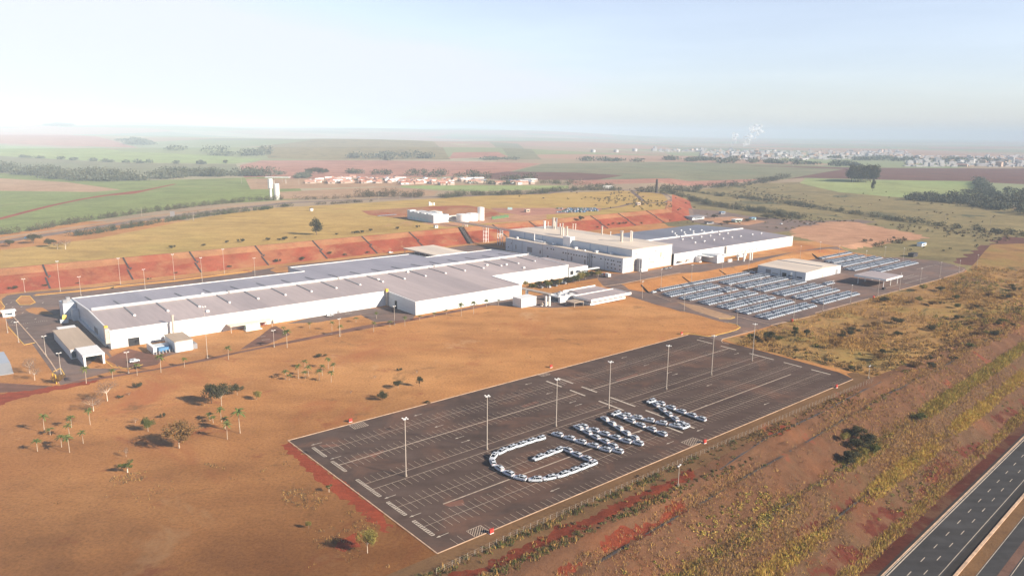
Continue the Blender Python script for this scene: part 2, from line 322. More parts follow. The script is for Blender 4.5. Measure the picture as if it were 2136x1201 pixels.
ORD = ['first', 'second', 'third', 'fourth', 'fifth', 'sixth', 'seventh', 'eighth', 'ninth', 'tenth', 'eleventh', 'twelfth', 'thirteenth', 'fourteenth', 'fifteenth', 'sixteenth', 'seventeenth', 'eighteenth', 'nineteenth', 'twentieth']
TENS = {20: 'twenty', 30: 'thirty', 40: 'forty', 50: 'fifty', 60: 'sixty', 70: 'seventy', 80: 'eighty', 90: 'ninety'}
def ordw(i):
    if i <= 20: return ORD[i - 1]
    return {30: 'thirtieth', 40: 'fortieth', 50: 'fiftieth', 60: 'sixtieth', 70: 'seventieth', 80: 'eightieth'}.get(i) or TENS[i // 10 * 10] + '-' + ORD[i % 10 - 1]

# ---------------------------------------------------------------- ground: one triangulation cut into its named surfaces
def px(f_, *pts): return [tuple(G(*(f_(*p) if f_ else p)))[:2] for p in pts]
def strect(s0, s1, t0, t1): return [tuple(W2(a, b)) for a, b in ((s0, t0), (s1, t0), (s1, t1), (s0, t1))]
def stp(*pts): return [tuple(W2(a, b)) for a, b in pts]
def strip(pts, wd):
    """a band of that width along world points"""
    L = []; Rr = []
    for i, p in enumerate(pts):
        a = np.array(pts[max(i - 1, 0)]); b = np.array(pts[min(i + 1, len(pts) - 1)]); d = b - a; d = d / np.hypot(*d); nrm = np.array([-d[1], d[0]])
        ww = wd[i] if isinstance(wd, (list, tuple)) else wd
        L.append(tuple(np.array(p) + nrm * ww / 2)); Rr.append(tuple(np.array(p) - nrm * ww / 2))
    return L + Rr[::-1]
REG = []   # (object name, material, polygon)
def jag(poly, amp, seed=0):
    rng = np.random.default_rng(seed + len(poly)); out = []
    for i in range(len(poly)):
        a = np.array(poly[i]); b = np.array(poly[(i + 1) % len(poly)]); L = np.hypot(*(b - a)); n = int(max(1, min(40, L / (amp * 1.2)))); d = (b - a) / max(L, 1e-6); nn = np.array([-d[1], d[0]])
        for k in range(n): out.append(tuple(a + (b - a) * k / n + nn * rng.uniform(-1, 1) * amp * (1 if k else .3)))
    return out
def reg_(name, mat, poly):
    if mat in ('redt', 'redd') and name in ('slope', 'dirt_track') or (mat == 'red' and name == 'ground'): poly = jag(poly, 1.1)
    if mat in ('pad', 'purple') and name in ('ground', 'hillside'): poly = jag(poly, 5)
    REG.append((name, mat, poly))
# far land
reg_('field', 'lgreen', px(ZM, (-300, 215), (0, 225), (400, 240), (900, 270), (1500, 295), (1960, 325), (1750, 362), (1000, 355), (400, 325), (0, 303), (-300, 290)))
reg_('field', 'olive', px(ZM, (-300, 292), (0, 305), (400, 327), (1000, 357), (1750, 364), (1800, 445), (1500, 452), (-300, 440)))
reg_('field', 'pink', px(None, (500, 345), (545, 335), (700, 334), (1000, 337), (1130, 341), (1045, 362), (900, 370), (640, 373), (510, 372)))
reg_('field', 'olive', px(None, (1132, 342), (1400, 338), (1700, 345), (1760, 353), (1640, 374), (1500, 383), (1180, 377), (1048, 363)))
reg_('field', 'purple', px(None, (1060, 358), (1200, 360), (1300, 366), (1240, 376), (1050, 375), (960, 370)))
reg_('field', 'pink', px(None, (1180, 377), (1350, 373), (1600, 373), (1500, 387), (1200, 386)))
reg_('field', 'hill', px(None, (540, 305), (640, 294), (780, 290), (870, 293), (915, 306), (940, 333), (700, 333), (560, 331)))
reg_('field', 'pink', px(None, (945, 318), (1040, 317), (1060, 327), (935, 331)))
reg_('field', 'olive', px(None, (1020, 296), (1080, 300), (1130, 333), (950, 333), (1060, 327)))
reg_('field', 'pink', px(None, (0, 276), (140, 280), (230, 292), (290, 308), (0, 299), (-80, 290)))
reg_('field', 'purple', px(None, (1540, 345), (1800, 350), (2300, 352), (2300, 392), (2040, 380), (1680, 371), (1640, 374), (1760, 353)))
reg_('hillside', 'hill', px(None, (1330, 400), (1400, 392), (1560, 384), (1665, 380), (1800, 400), (2000, 420), (2300, 460), (2500, 640), (2136, 610), (2012, 562), (1760, 520), (1640, 470), (1460, 440), (1420, 415), (1385, 405)))
reg_('field', 'lgreen', px(None, (1668, 382), (1682, 372), (1800, 376), (2040, 378), (2066, 412), (1900, 414), (1750, 401)))
reg_('field', 'green', px(ZM, (-700, 400), (0, 432), (300, 450), (600, 480), (900, 492), (1400, 478), (2136, 455), (2300, 620), (1500, 668), (1000, 738), (450, 818), (0, 890), (-700, 980)))
reg_('field', 'browno', px(ZM, (-300, 460), (0, 470), (500, 500), (900, 555), (700, 572), (0, 563), (-300, 560)))
reg_('dirt_track', 'red', strip(px(ZM, (-200, 815), (0, 770), (250, 705), (400, 668), (600, 627), (750, 602), (930, 583), (1100, 555), (1300, 512)), [9, 9, 9, 9, 9, 14, 30, 10, 7]))
reg_('field', 'browno', px(ZN, (-100, 330), (600, 330), (1600, 370), (1620, 382), (1050, 385), (500, 400), (-60, 410)))
reg_('field', 'lgreen', px(ZN, (1060, 382), (1620, 378), (2300, 382), (2300, 402), (1600, 426), (1340, 416), (1050, 394)))
reg_('field', 'browno', px(ZN, (140, 430), (700, 400), (1000, 395), (1330, 425), (1300, 455), (700, 475), (160, 482)))
# yellow plateau, embankment
reg_('field', 'yellow', px(None, (-260, 560), (0, 522), (200, 498), (420, 454), (560, 434), (700, 427), (860, 417), (1000, 409), (1180, 402), (1300, 398), (1380, 402)) + stp((800, 560), (690, 476), (-380, 476)))
reg_('dirt_track', 'hroad', strip(px(ZM, (-400, 1010), (0, 942), (400, 880), (1000, 790), (1600, 712), (2136, 652)) + px(ZN, (500, 497), (860, 482), (1300, 466), (2136, 440)) + px(ZO, (600, 545), (1000, 560), (1210, 580)), 16))
reg_('field', 'browno', strip(px(ZM, (-400, 975), (0, 915), (450, 850), (1000, 768), (1600, 692), (2136, 636)), 12))
reg_('yard', 'embtop', px(ZN, (760, 570), (1100, 545), (1400, 530), (1560, 530), (1740, 560), (1800, 600), (1700, 640), (1500, 650), (1180, 640), (820, 600)))
reg_('yard', 'pad', px(ZN, (1200, 660), (1500, 652), (1800, 600), (2136, 590), (2136, 640), (1700, 660), (1400, 690)))
reg_('yard', 'pink', px(ZO, (-60, 690), (430, 690), (760, 690), (760, 710), (430, 735), (200, 745), (0, 725)))
reg_('dirt_track', 'asph2', strip(px(ZO, (760, 700), (900, 680), (990, 655), (1100, 655), (1240, 648), (1300, 630), (1270, 600), (1210, 582)), 7))
reg_('dirt_track', 'asph2', strip(px(ZO, (990, 568), (1030, 600), (1075, 640)), 7))
reg_('embankment', 'embtop', stp((-380, 464), (690, 464), (705, 461), (770, 512), (800, 560), (690, 478), (-380, 478)))
reg_('embankment', 'emb', stp((-380, 444), (712, 444), (930, 617), (912, 640), (690, 466), (-380, 466)))
# site roads
reg_('road', 'asph2', px(ZA, (15, 330), (60, 300), (200, 280), (430, 262), (700, 240), (1000, 212), (1450, 168), (1850, 125), (2110, 95)) + stp((140, 432), (265, 432), (340, 436), (349, 400), (330, 350), (300, 347), (230, 347), (222, 371), (120, 373), (100, 347), (-25, 347), (-30, 300), (-24, 255), (-27, 215)) +
     px(ZA, (860, 760), (700, 900), (1000, 905), (1150, 890), (1290, 780), (1230, 740), (1600, 740)) + px(ZA, (700, 985), (500, 1040), (430, 930), (230, 650), (110, 490), (30, 400)))
reg_('road', 'asph2', px(ZA, (500, 470), (640, 465), (930, 745), (860, 790), (700, 640), (520, 560)))
reg_('yard', 'hroad', px(None, (1436, 434), (1500, 440), (1570, 452), (1700, 461), (1790, 458), (1830, 463), (1700, 478), (1600, 486), (1440, 462)))
reg_('yard', 'pad', px(None, (1455, 455), (1530, 452), (1600, 462), (1560, 470), (1500, 466)))
reg_('road', 'asph2', px(ZA, (45, 495), (110, 490), (300, 690), (200, 705), (80, 560)))
reg_('road', 'asph3', px(ZS, (0, 230), (480, 260), (640, 210)) + px(ZA, (1280, 905), (1720, 815), (2136, 728)) + px(ZB, (1000, 790), (1450, 722), (2136, 590), (2300, 560), (2300, 590), (2136, 608), (1450, 742), (1000, 820), (400, 935), (0, 1012)) + px(ZS, (1720, 45), (1280, 125), (750, 215), (500, 285), (0, 310), (-200, 320), (-200, 240)))
reg_('road', 'asph3', px(ZA, (870, 830), (1060, 740), (1290, 790), (1400, 760), (1300, 870), (1060, 915)))
reg_('yard', 'asph3', px(ZB, (0, 985), (170, 870), (260, 800), (300, 790), (420, 860), (220, 945)))
reg_('yard', 'asph2', px(ZB, (390, 770), (700, 690), (1120, 640), (1250, 628), (1450, 705), (1420, 735), (1120, 760), (1000, 700), (640, 760)))
reg_('yard', 'asph2', px(ZC, (20, 960), (330, 900), (620, 880), (720, 860), (1180, 790), (1260, 850), (1200, 990), (760, 1010), (430, 1000), (130, 985)))
reg_('yard', 'asph', px(ZC, (500, 790), (930, 690), (1150, 640), (1280, 670), (1300, 690), (1000, 740), (650, 800)))
reg_('road', 'asph2', px(ZC, (1190, 600), (1270, 650), (1500, 655), (1750, 625), (2100, 560)) + px(ZD, (400, 555), (900, 505), (1000, 490), (1660, 383), (1830, 372), (2136, 470)) + px(ZR, (850, 400), (1240, 420), (1500, 470), (1510, 495), (1200, 440), (700, 400), (290, 300), (60, 280)) +
     px(ZD, (1750, 395), (1400, 425), (900, 560), (620, 600), (400, 640)) + px(ZC, (2100, 650), (1700, 720), (1480, 765), (1600, 850), (1700, 890), (2000, 990), (2136, 1060), (1560, 880), (1300, 790), (1240, 720)))
reg_('parking_lot', 'asph2', px(ZE, (0, 508), (250, 545), (345, 530)) + stp((326, 194.4), (447, 194.4), (560, 194.4), (633, 150), (640, 120), (632, 103), (612, 85), (598, 82), (430, 80), (302, 81)) + px(ZE, (1550, 892), (1380, 945), (1040, 1035), (1025, 1055), (1100, 1085)) + stp((238, 70), (238, 90)) +
     px(ZE, (690, 980), (780, 995), (880, 1010), (950, 1000), (1180, 940), (1222, 915), (1180, 885), (1000, 850), (800, 790), (350, 680), (0, 560)))
reg_('ground', 'browno', px(ZE, (560, 645), (800, 690), (1120, 790), (1165, 810), (1120, 826), (1000, 820), (760, 745)))
reg_('ground', 'dirt', px(ZA, (130, 340), (175, 305), (250, 305), (300, 360), (250, 375), (165, 378)))
reg_('ground', 'dirt', px(ZA, (205, 415), (270, 400), (350, 400), (440, 455), (300, 458), (240, 440)))
reg_('ground', 'dirt', px(ZA, (270, 303), (700, 268), (1440, 190), (2080, 108), (2080, 96), (1440, 173), (1000, 218), (500, 268), (300, 285)))
reg_('ground', 'dirt', px(ZB, (250, 330), (300, 305), (395, 300), (400, 345), (300, 350)))
reg_('parking_lot', 'asph', stp((0, 0), (231.7, 0), (236, 9), (238.5, 50), (238, 92), (234.3, 94.9), (0.2, 94.9)))
for L in (((760, 350), (880, 308), (885, 330), (800, 375)), ((1375, 765), (1545, 722), (1560, 772), (1430, 785)), ((350, 272), (490, 262), (520, 280), (380, 292))): reg_('parking_lot', 'asph3', px(ZH, *L))
for L in (((200, 795), (330, 752), (365, 765), (230, 808)), ((1040, 566), (1230, 505), (1245, 520), (1060, 580))): reg_('parking_lot', 'asph3', px(ZI, *L))
# soils near
reg_('ground', 'red', px(ZS, (-200, 345), (0, 320), (300, 285), (520, 245), (800, 205), (860, 205), (700, 250), (420, 300), (200, 350), (0, 415), (-200, 470)))
reg_('ground', 'red', px(ZH, (20, 275), (86, 252), (280, 398), (420, 498), (600, 625), (780, 765), (900, 880), (960, 960), (800, 930), (640, 790), (560, 730), (420, 640), (200, 450), (130, 380)))
reg_('ground', 'red', px(ZH, (520, 1060), (640, 1000), (700, 1040), (690, 1120), (560, 1160), (500, 1150)))
reg_('ground', 'red', px(ZH, (830, 930), (900, 950), (940, 1000), (880, 1000)))
reg_('hillside', 'purple', px(ZR, (1600, 300), (1750, 230), (1900, 165), (2300, 190), (2500, 700), (2095, 580), (1850, 460), (1450, 440), (1420, 400)))
reg_('ground', 'pad', px(None, (1652, 478), (1730, 462), (1780, 463), (1900, 485), (1940, 497), (1860, 505), (1790, 520), (1740, 513), (1655, 492)))
# terraces and highway
def wl(q, s): return (s, q / math.cos(WA) + (s - 100) * math.tan(WA))
def band(q0, q1, s0=-500, s1=1400): return stp(wl(q0, s0), wl(q0, s1), wl(q1, s1), wl(q1, s0))
reg_('verge', 'verge', stp((-60, -.1), (231, -.1), (237, 6), (300, -6), (300, -14), (100, -16), (-60, -26)))
reg_('scrubland', 'scrubg', stp((239, 68), (242, -4), (300, -9)) + stp((700, 20), (900, 60), (780, 120), (600, 81)) + px(None, (1700, 655), (1612, 680), (1565, 697), (1510, 706)))
reg_('slope', 'slope', band(-12, -59.3)); reg_('slope', 'slope2', band(-12, -34.5))
for L in (((690, 1050), (870, 960), (1060, 1020), (780, 1179)), ((960, 820), (1160, 700), (1390, 730), (1200, 900), (1080, 900)), ((1440, 420), (1600, 310), (1690, 380), (1600, 560), (1400, 620)), ((1900, 60), (2040, 0), (2136, 60), (2010, 190)), ((300, 1040), (430, 1060), (440, 1150), (300, 1130)), ((890, 650), (960, 640), (960, 700), (900, 720)), ((500, 850), (700, 800), (680, 900), (560, 920)), ((1650, 290), (1850, 240), (1850, 330), (1720, 350))):
    reg_('slope', 'redd', px(ZL, *L))
for L in (((1600, 580), (1850, 540), (2080, 320), (2110, 440), (1950, 570), (1500, 760), (1460, 700)), ((1180, 860), (1340, 820), (1250, 900), (1150, 920))):
    reg_('slope', 'redt', px(ZK, *L))
reg_('dirt_track', 'redt', px(ZK, (100, 1010), (350, 905), (560, 870), (780, 745), (900, 700), (1100, 600), (1120, 560), (1260, 540), (1400, 482), (1640, 350), (1900, 255), (2136, 130), (2180, 190), (1900, 318), (1700, 420), (1400, 560), (1100, 690), (900, 800), (500, 930), (350, 1010)) )
reg_('dirt_track', 'redt', px(ZJ, (790, 905), (850, 850), (930, 825), (1010, 835), (900, 905), (820, 920)))
reg_('highway_shoulder', 'redd', band(-59.3, -63.3)); reg_('drain_ground', 'black', band(-63.3, -64.6)); reg_('highway', 'hwy', band(-64.6, -77.4)); reg_('drain_ground', 'black', band(-77.4, -80.0))
reg_('highway_median', 'verge', band(-80.0, -84.5)); reg_('highway', 'hwy', band(-84.5, -89.2)); reg_('highway_median', 'strip', band(-89.2, -91.7)); reg_('highway', 'hwy', band(-91.7, -104)); reg_('slope', 'slope', band(-104, -900))

def densify(poly, frac=.03, mn=2.5):
    out = []
    for i in range(len(poly)):
        a = np.array(poly[i]); b = np.array(poly[(i + 1) % len(poly)]); L = np.hypot(*(b - a)); r = max(60, np.hypot(*((a + b) / 2)))
        n = int(min(200, max(1, L / max(mn, frac * r)))) ; out += [tuple(a + (b - a) * k / n) for k in range(n)]
    return out
VV = []; EE = []
def addpoly(p, closed=True):
    b = len(VV); VV.extend(Vector(q) for q in p); n = len(p)
    EE.extend((b + i, b + (i + 1) % n) for i in range(n if closed else n - 1))
for nme, mt, poly in REG: addpoly(densify(poly))
for a, b in (((-380, 444), (712, 444)), ((-380, 475), (690, 475)), ((712, 444), (930, 617)), ((690, 475), (900, 640)), ((240, 194.5), (700, 194.5)), ((240, 209.5), (700, 209.5)), ((300, 194), (300, -10)), ((240, 194), (240, -10))):
    addpoly(densify([tuple(W2(*a)), tuple(W2(*b))], .02)[:-1], False)
for q in (-59, -46.1, -44.6, -36.5, -35, -22.8, -21, -16, -12):
    addpoly(stp(*[wl(q, s) for s in list(range(-60, 700, 6))]), False)
pts = []
rr = 60.
while rr < 24000:
    n = int(2 * math.pi / .045)
    for k in range(n):
        a = 2 * math.pi * k / n + random.uniform(-.015, .015); x, y = rr * math.cos(a) , rr * math.sin(a)
        if abs(math.degrees(math.atan2(x, y))) < 60 or k % 6 == 0: pts.append((x, y))
    rr *= 1.045
for s in np.arange(-60, 520, 3.2):
    for t in np.arange(-62, -10, 3.2): pts.append(tuple(W2(s + random.uniform(-1, 1), t + (s - 100) * math.tan(WA) + random.uniform(-1, 1))))
for s in np.arange(240, 620, 4):
    for t in np.arange(-12, 82, 4): pts.append(tuple(W2(s + random.uniform(-1, 1), t + random.uniform(-1, 1))))
VV.extend(Vector(p) for p in pts)
cv, ce, cf, *_ = delaunay_2d_cdt(VV, EE, [], 0, 1e-3)
cva = np.array([tuple(v) for v in cv]); cfa = np.array([tuple(f) for f in cf if len(f) == 3])
cz = hgt(cva[:, 0], cva[:, 1]); cen = cva[cfa].mean(axis=1)
def pip(P_, poly):
    inside = np.zeros(len(P_), bool); n = len(poly); j = n - 1
    for i in range(n):
        xi, yi = poly[i]; xj, yj = poly[j]
        if yi != yj:
            c = ((yi > P_[:, 1]) != (yj > P_[:, 1])) & (P_[:, 0] < (xj - xi) * (P_[:, 1] - yi) / (yj - yi) + xi); inside ^= c
        j = i
    return inside
s_, t_ = ST(cen[:, 0], cen[:, 1])
keys = [('ground', 'dirt'), ('countryside', 'country')]
cls = np.where((t_ > 478) | (s_ > 760) | (np.hypot(cen[:, 0], cen[:, 1]) > 1300), 1, 0)
cls[(cls == 1) & (np.hypot(cen[:, 0], cen[:, 1]) < 900)] = 0
keys.append(('hillside', 'hill')); cls[(cls == 0) & (s_ > 640)] = 2
for nme, mt, poly in REG:
    k = (nme, mt)
    if k not in keys: keys.append(k)
    cls[pip(cen, poly)] = keys.index(k)
GROUND = {}
for i, (nme, mt) in enumerate(keys):
    fs = cfa[cls == i]
    if not len(fs): continue
    used, inv = np.unique(fs, return_inverse=True); inv = inv.reshape(fs.shape)
    b = MB(); b.v = [(cva[k, 0], cva[k, 1], cz[k]) for k in used]; b.f = [tuple(r) for r in inv.tolist()]
    for q, f in enumerate(b.f):
        a0, a1, a2 = (b.v[k] for k in f)
        if (a1[0] - a0[0]) * (a2[1] - a0[1]) - (a1[1] - a0[1]) * (a2[0] - a0[0]) < 0: b.f[q] = f[::-1]
    b.m = [0] * len(b.f); o = b.build(nme, mt, None, smooth=nme in ('slope', 'scrubland', 'hillside')); tag(o, kind='structure'); GROUND[(nme, mt)] = o

# haze: even air round the whole place
hz = MB().box(-25000, 25000, -25000, 25000, -45, 235).build('haze', 'white'); tag(hz, kind='stuff')
hm = bpy.data.materials.new('haze_air'); hm.use_nodes = True; n = hm.node_tree; n.nodes.remove(n.nodes['Principled BSDF'])
pv = n.nodes.new('ShaderNodeVolumePrincipled'); pv.inputs['Density'].default_value = HAZE_D; pv.inputs['Color'].default_value = (.66, .82, 1.0, 1); pv.inputs['Anisotropy'].default_value = -.3
n.links.new(pv.outputs[0], n.nodes['Material Output'].inputs['Volume']); hz.data.materials.clear(); hz.data.materials.append(hm)

# ---------------------------------------------------------------- kerbs and markings
def ribbon(mb, pts, wd, h, lift=0.0, mi=0):
    for a, b in zip(pts[:-1], pts[1:]):
        A = np.array(a[:2]); B = np.array(b[:2]); L = np.hypot(*(B - A)); n_ = max(1, int(L / 12)); d = (B - A) / L; nn = np.array([-d[1], d[0]]) * wd / 2
        for k in range(n_):
            p = A + (B - A) * k / n_; q = A + (B - A) * (k + 1) / n_; zp = float(hgt(*p)) + lift; zq = float(hgt(*q)) + lift
            c = [(*(p + nn), zp), (*(p - nn), zp), (*(q - nn), zq), (*(q + nn), zq)]
            if h > 0:
                lo = [(x, y, z - .1) for x, y, z in c]; up = [(x, y, z + h) for x, y, z in c]
                mb.add(lo + up, [(4, 5, 6, 7), (0, 1, 5, 4), (1, 2, 6, 5), (2, 3, 7, 6), (3, 0, 4, 7)], mi)
            else: mb.add(c, [(0, 1, 2, 3)], mi)
kb = MB()
ribbon(kb, stp((0, 0), (0, 95), (234, 95)), .35, .13); ribbon(kb, stp((0, 0), (231, 0)), .3, .12)
ribbon(kb, px(ZA, (80, 440), (150, 520), (300, 690), (420, 850), (470, 930)), .5, .13)
ribbon(kb, px(ZE, (250, 545), (500, 640)), .3, .12); ribbon(kb, px(ZE, (1190, 800), (1545, 890), (2136, 760)), .4, .12)
ribbon(kb, px(ZR, (0, 925), (600, 765), (1250, 588), (1480, 508), (1500, 490), (1400, 450), (1240, 420)), .4, .12)
ribbon(kb, px(ZE, (1100, 1085), (1040, 1075), (1025, 1055), (1040, 1035), (1380, 945)), .4, .12)
ribbon(kb, px(ZC, (1270, 792), (1480, 762), (1700, 718), (2100, 642)), .3, .12)
tag(kb.build('kerb', 'kerb'), kind='structure')
ky = MB()
ribbon(ky, px(ZE, (560, 980), (690, 978), (780, 995), (880, 1010), (950, 1000), (1100, 965), (1180, 940), (1222, 915), (1180, 885), (1100, 868)), .45, .14)
ribbon(ky, px(ZE, (1000, 822), (1120, 826), (1165, 810), (1140, 795)), .4, .14)
ribbon(ky, px(ZA, (290, 302), (500, 282), (700, 262), (1000, 222), (1440, 182), (2080, 100)), .4, .14)
ribbon(ky, px(ZA, (245, 305), (290, 358), (250, 377), (165, 378), (132, 345), (175, 305), (245, 305)), .4, .14)
ribbon(ky, px(ZA, (0, 345), (40, 395), (0, 430)), .4, .14); ribbon(ky, px(ZA, (65, 560), (200, 708), (290, 690)), .3, .14)
ribbon(ky, px(ZA, (870, 840), (930, 890), (1060, 905), (1180, 870)), .3, .12); ribbon(ky, px(ZA, (440, 930), (500, 900), (530, 950), (500, 985)), .35, .14)
tag(ky.build('yellow_kerb', 'kerby'), kind='structure')

PL = GROUND[('parking_lot', 'asph')]
mk = MB(); mw = MB()
def mline(mb, s0, t0, s1, t1, wd, z=.012): ribbon(mb, stp((s0, t0), (s1, t1)), wd, 0, z)
SEG = [(7.0, 117.0), (126.5, 228.5)]
for a, b in SEG:
    for c in (79.6, 65.2, 28.2, 13.9): mline(mk, a - 2, c, b, c, .16 if c != 65.2 else .5, .016)
    for c in (47.5, 42.9): mline(mk, a - 2, c, b, c, .22, .016)
    s = a
    while s <= b:
        for t0, t1 in ((75.1, 84.1), (60.6, 69.8), (47.5, 52), (38.2, 42.9), (23.6, 32.6), (9.4, 18.2), (.2, 4.0)):
            if t0 == .2 and (11.5 < s < 19 or 109.5 < s < 119 or 117 < s < 127): continue
            mline(mk, s, t0, s, t1, .12)
        s += 2.4
for s in [118 + 2.4 * k for k in range(4)]: mline(mk, s, .2, s, 4, .12)
mline(mk, 16.7, 21.3, 215, 21.8, .55)
for s0 in (4.4,):
    for t0, t1 in ((74.3, 83.7), (59.8, 69.2), (37.6, 51.8), (23, 32.8), (8.6, 18.4)):
        n_ = int((t1 - t0) / .95); mline(mw, s0 - .55, t0, s0 - .55, t1, .14); mline(mw, s0 + .55, t0, s0 + .55, t1, .14)
        for k in range(n_ + 1): mline(mw, s0 - .55, t0 + k * (t1 - t0) / n_, s0 + .55, t0 + k * (t1 - t0) / n_ - .2, .5, .020)
for s0 in (118.1, 125.2, 229.6):
    for t0, t1 in ((75.8, 85.8), (61.2, 70.5), (39.5, 53.3), (24.5, 34), (10, 19.6)):
        if s0 > 200 or (t0, s0) not in (): mline(mw, s0, t0, s0, t1, .9, .020)
def arrow(s, t, d):   # shaft with a head at (s,t), pointing -s when d=1
    e = s + 4.2 * d; mline(mw, s + .9 * d, t, e, t, .22)
    a = stp((s, t), (s + 1.3 * d, t - .45), (s + 1.3 * d, t + .45)); mw.add([(*p, .014) for p in a], [(0, 1, 2) if d > 0 else (0, 2, 1)])
for s, t, d in [(4.6, 86, 1), (4.6, 71.2, 1), (4.6, 35.3, 1), (4.5, 21, 1), (4.3, 6.8, 1), (48.3, 87, 1), (48.2, 72.4, 1), (48, 58.8, 1), (52, 54.6, -1), (107.2, 88, 1), (106.3, 73.2, 1), (106.5, 59.3, 1), (110.3, 55.3, -1), (171.2, 88.4, 1), (170.3, 73.3, 1), (174, 55.6, -1), (169.7, 59, 1), (169.7, 36.5, 1), (168.8, 7.4, 1), (123.5, 7.7, 1), (47.2, 6.9, 1), (105, 7.3, 1), (105, 21, 1), (226, 57, -1), (105, 36.5, 1), (150, 21.9, -1)]: arrow(s, t, d)
for s, t in ((121, 79), (122.8, 79.8), (121, 50.5), (122.6, 49.5), (121.5, 16)): mline(mw, s, t - 2.3, s, t + 2.3, .22)
for (a, b, c, d) in ((12.9, 17.9, .2, 4.4), (110.5, 117.5, .6, 5), (24, 29.8, 89.6, 94.2), (121, 126, 91.5, 94.6)):
    for q in ((a, c, b, c), (b, c, b, d), (b, d, a, d), (a, d, a, c)): mline(mk, *q, .2, .016)
    k = a - (d - c)
    while k < b:
        x0 = max(a, k); y0 = c + (x0 - k); x1 = min(b, k + (d - c)); y1 = c + (x1 - k); mline(mk, x0, y0, x1, y1, .22, .02); k += .9
o = mk.build('stall_markings', 'line'); o.parent = PL; o['kind'] = 'structure'
o = mw.build('white_markings', 'line2'); o.parent = PL; o['kind'] = 'structure'
# highway paint
hw = MB(); HW = GROUND[('highway', 'hwy')]
def hl(q, s0, s1, wd, z=.02): ribbon(hw, stp(wl(q, s0), wl(q, s1)), wd, 0, z)
hl(-65.6, -60, 700, .35); hl(-64.9, -60, 700, .25); hl(-76.7, -60, 700, .2); hl(-84.8, -60, 700, .2); hl(-92.2, -60, 700, .2)
for q, of in ((-69.9, 0), (-73.2, 5)):
    for k in range(0, 60): hl(q, -60 + 12 * k + of, -56.4 + 12 * k + of, .24)
hl(-88.0, 60, 62.5, .3)
o = hw.build('lane_markings', 'line2'); o.parent = HW; o['kind'] = 'structure'
hc = MB(); ribbon(hc, stp(wl(-64.45, -60), wl(-64.45, 700)), .35, .12); ribbon(hc, stp(wl(-80.3, -60), wl(-80.3, 700)), .9, .35)
tag(hc.build('highway_kerb', 'kerb'), kind='structure')
ym = MB()
for pts_ in (((10, 545), (520, 480)),):
    P_ = px(ZA, (80, 548), (400, 507))
    A = np.array(P_[0]); B = np.array(P_[1])
    for k in range(18): q0 = A + (B - A) * k / 18; q1 = A + (B - A) * (k + .5) / 18; ribbon(ym, [tuple(q0), tuple(q1)], .6, 0, .02)
for x, y in ((100, 355), (60, 370), (110, 395), (135, 455), (195, 440), (185, 390), (360, 357), (230, 567), (105, 512), (300, 490), (90, 480)):
    a = G(*ZA(x, y)); ribbon(ym, [(a.x, a.y), (a.x + .5, a.y - 2.4)], .5, 0, .02)
for x, y in ((145, 880), (180, 905), (700, 860), (870, 690)):
    a = G(*ZB(x, y)); ribbon(ym, [(a.x, a.y), (a.x + 4, a.y + 1.6)], .4, 0, .02)
for x, y in ((820, 768), (1080, 858), (1280, 955), (1170, 960), (820, 1025), (1040, 1030)):
    a = G(*ZE(x, y)); ribbon(ym, [(a.x - 1.5, a.y), (a.x + 1.5, a.y + .4)], .4, 0, .02)
for (x0, y0, x1, y1) in ((1300, 990, 2136, 1200),): pass
o = ym.build('road_markings', 'line2'); tag(o, kind='structure')
dm = MB()   # long white stall lines of the far car yard
for (x0, y0, x1, y1) in ((1010, 490, 1180, 450), (900, 630, 1130, 568), (880, 590, 1040, 550), (700, 680, 840, 640), (890, 570, 990, 540), (470, 660, 700, 690), (1190, 440, 1240, 452)):
    ribbon(dm, px(ZR, (x0, y0), (x1, y1)), .35, 0, .02)
o = dm.build('yard_markings', 'line2'); tag(o, kind='structure')
dr = MB()   # terrace drains and the ditch beside the track
for q in (-21.9, -35.8): ribbon(dr, stp(*[wl(q, s) for s in range(-60, 420, 12)]), .8, .04)
ribbon(dr, stp(*[wl(-45.4, s) for s in range(-60, 420, 12)]), .7, .04)
ribbon(dr, px(ZJ, (400, 1195), (600, 1060), (800, 925), (1180, 755), (1500, 588), (1750, 463)), .9, .04)
tag(dr.build('terrace_drain', 'drain'), kind='structure')

# ---------------------------------------------------------------- buildings
def bld(name, label, s, t, cat='building', group=None, z=None):
    p = gs(s, t); return thing(name, label, cat, (p.x, p.y, p.z if z is None else z), TH, group)
def rel(o, s, t):
    q = ST(o.location.x, o.location.y); return s - q[0], t - q[1]
class SB(MB):
    """builder in site coordinates relative to the building's own origin"""
    def __init__(k, o): super().__init__(); k.o = o; k.q = ST(o.location.x, o.location.y)
    def b(k, s0, s1, t0, t1, z0, z1, mi=0): return k.box(s0 - k.q[0], s1 - k.q[0], t0 - k.q[1], t1 - k.q[1], z0, z1, mi)
    def p(k, s, t, z): return (s - k.q[0], t - k.q[1], z)
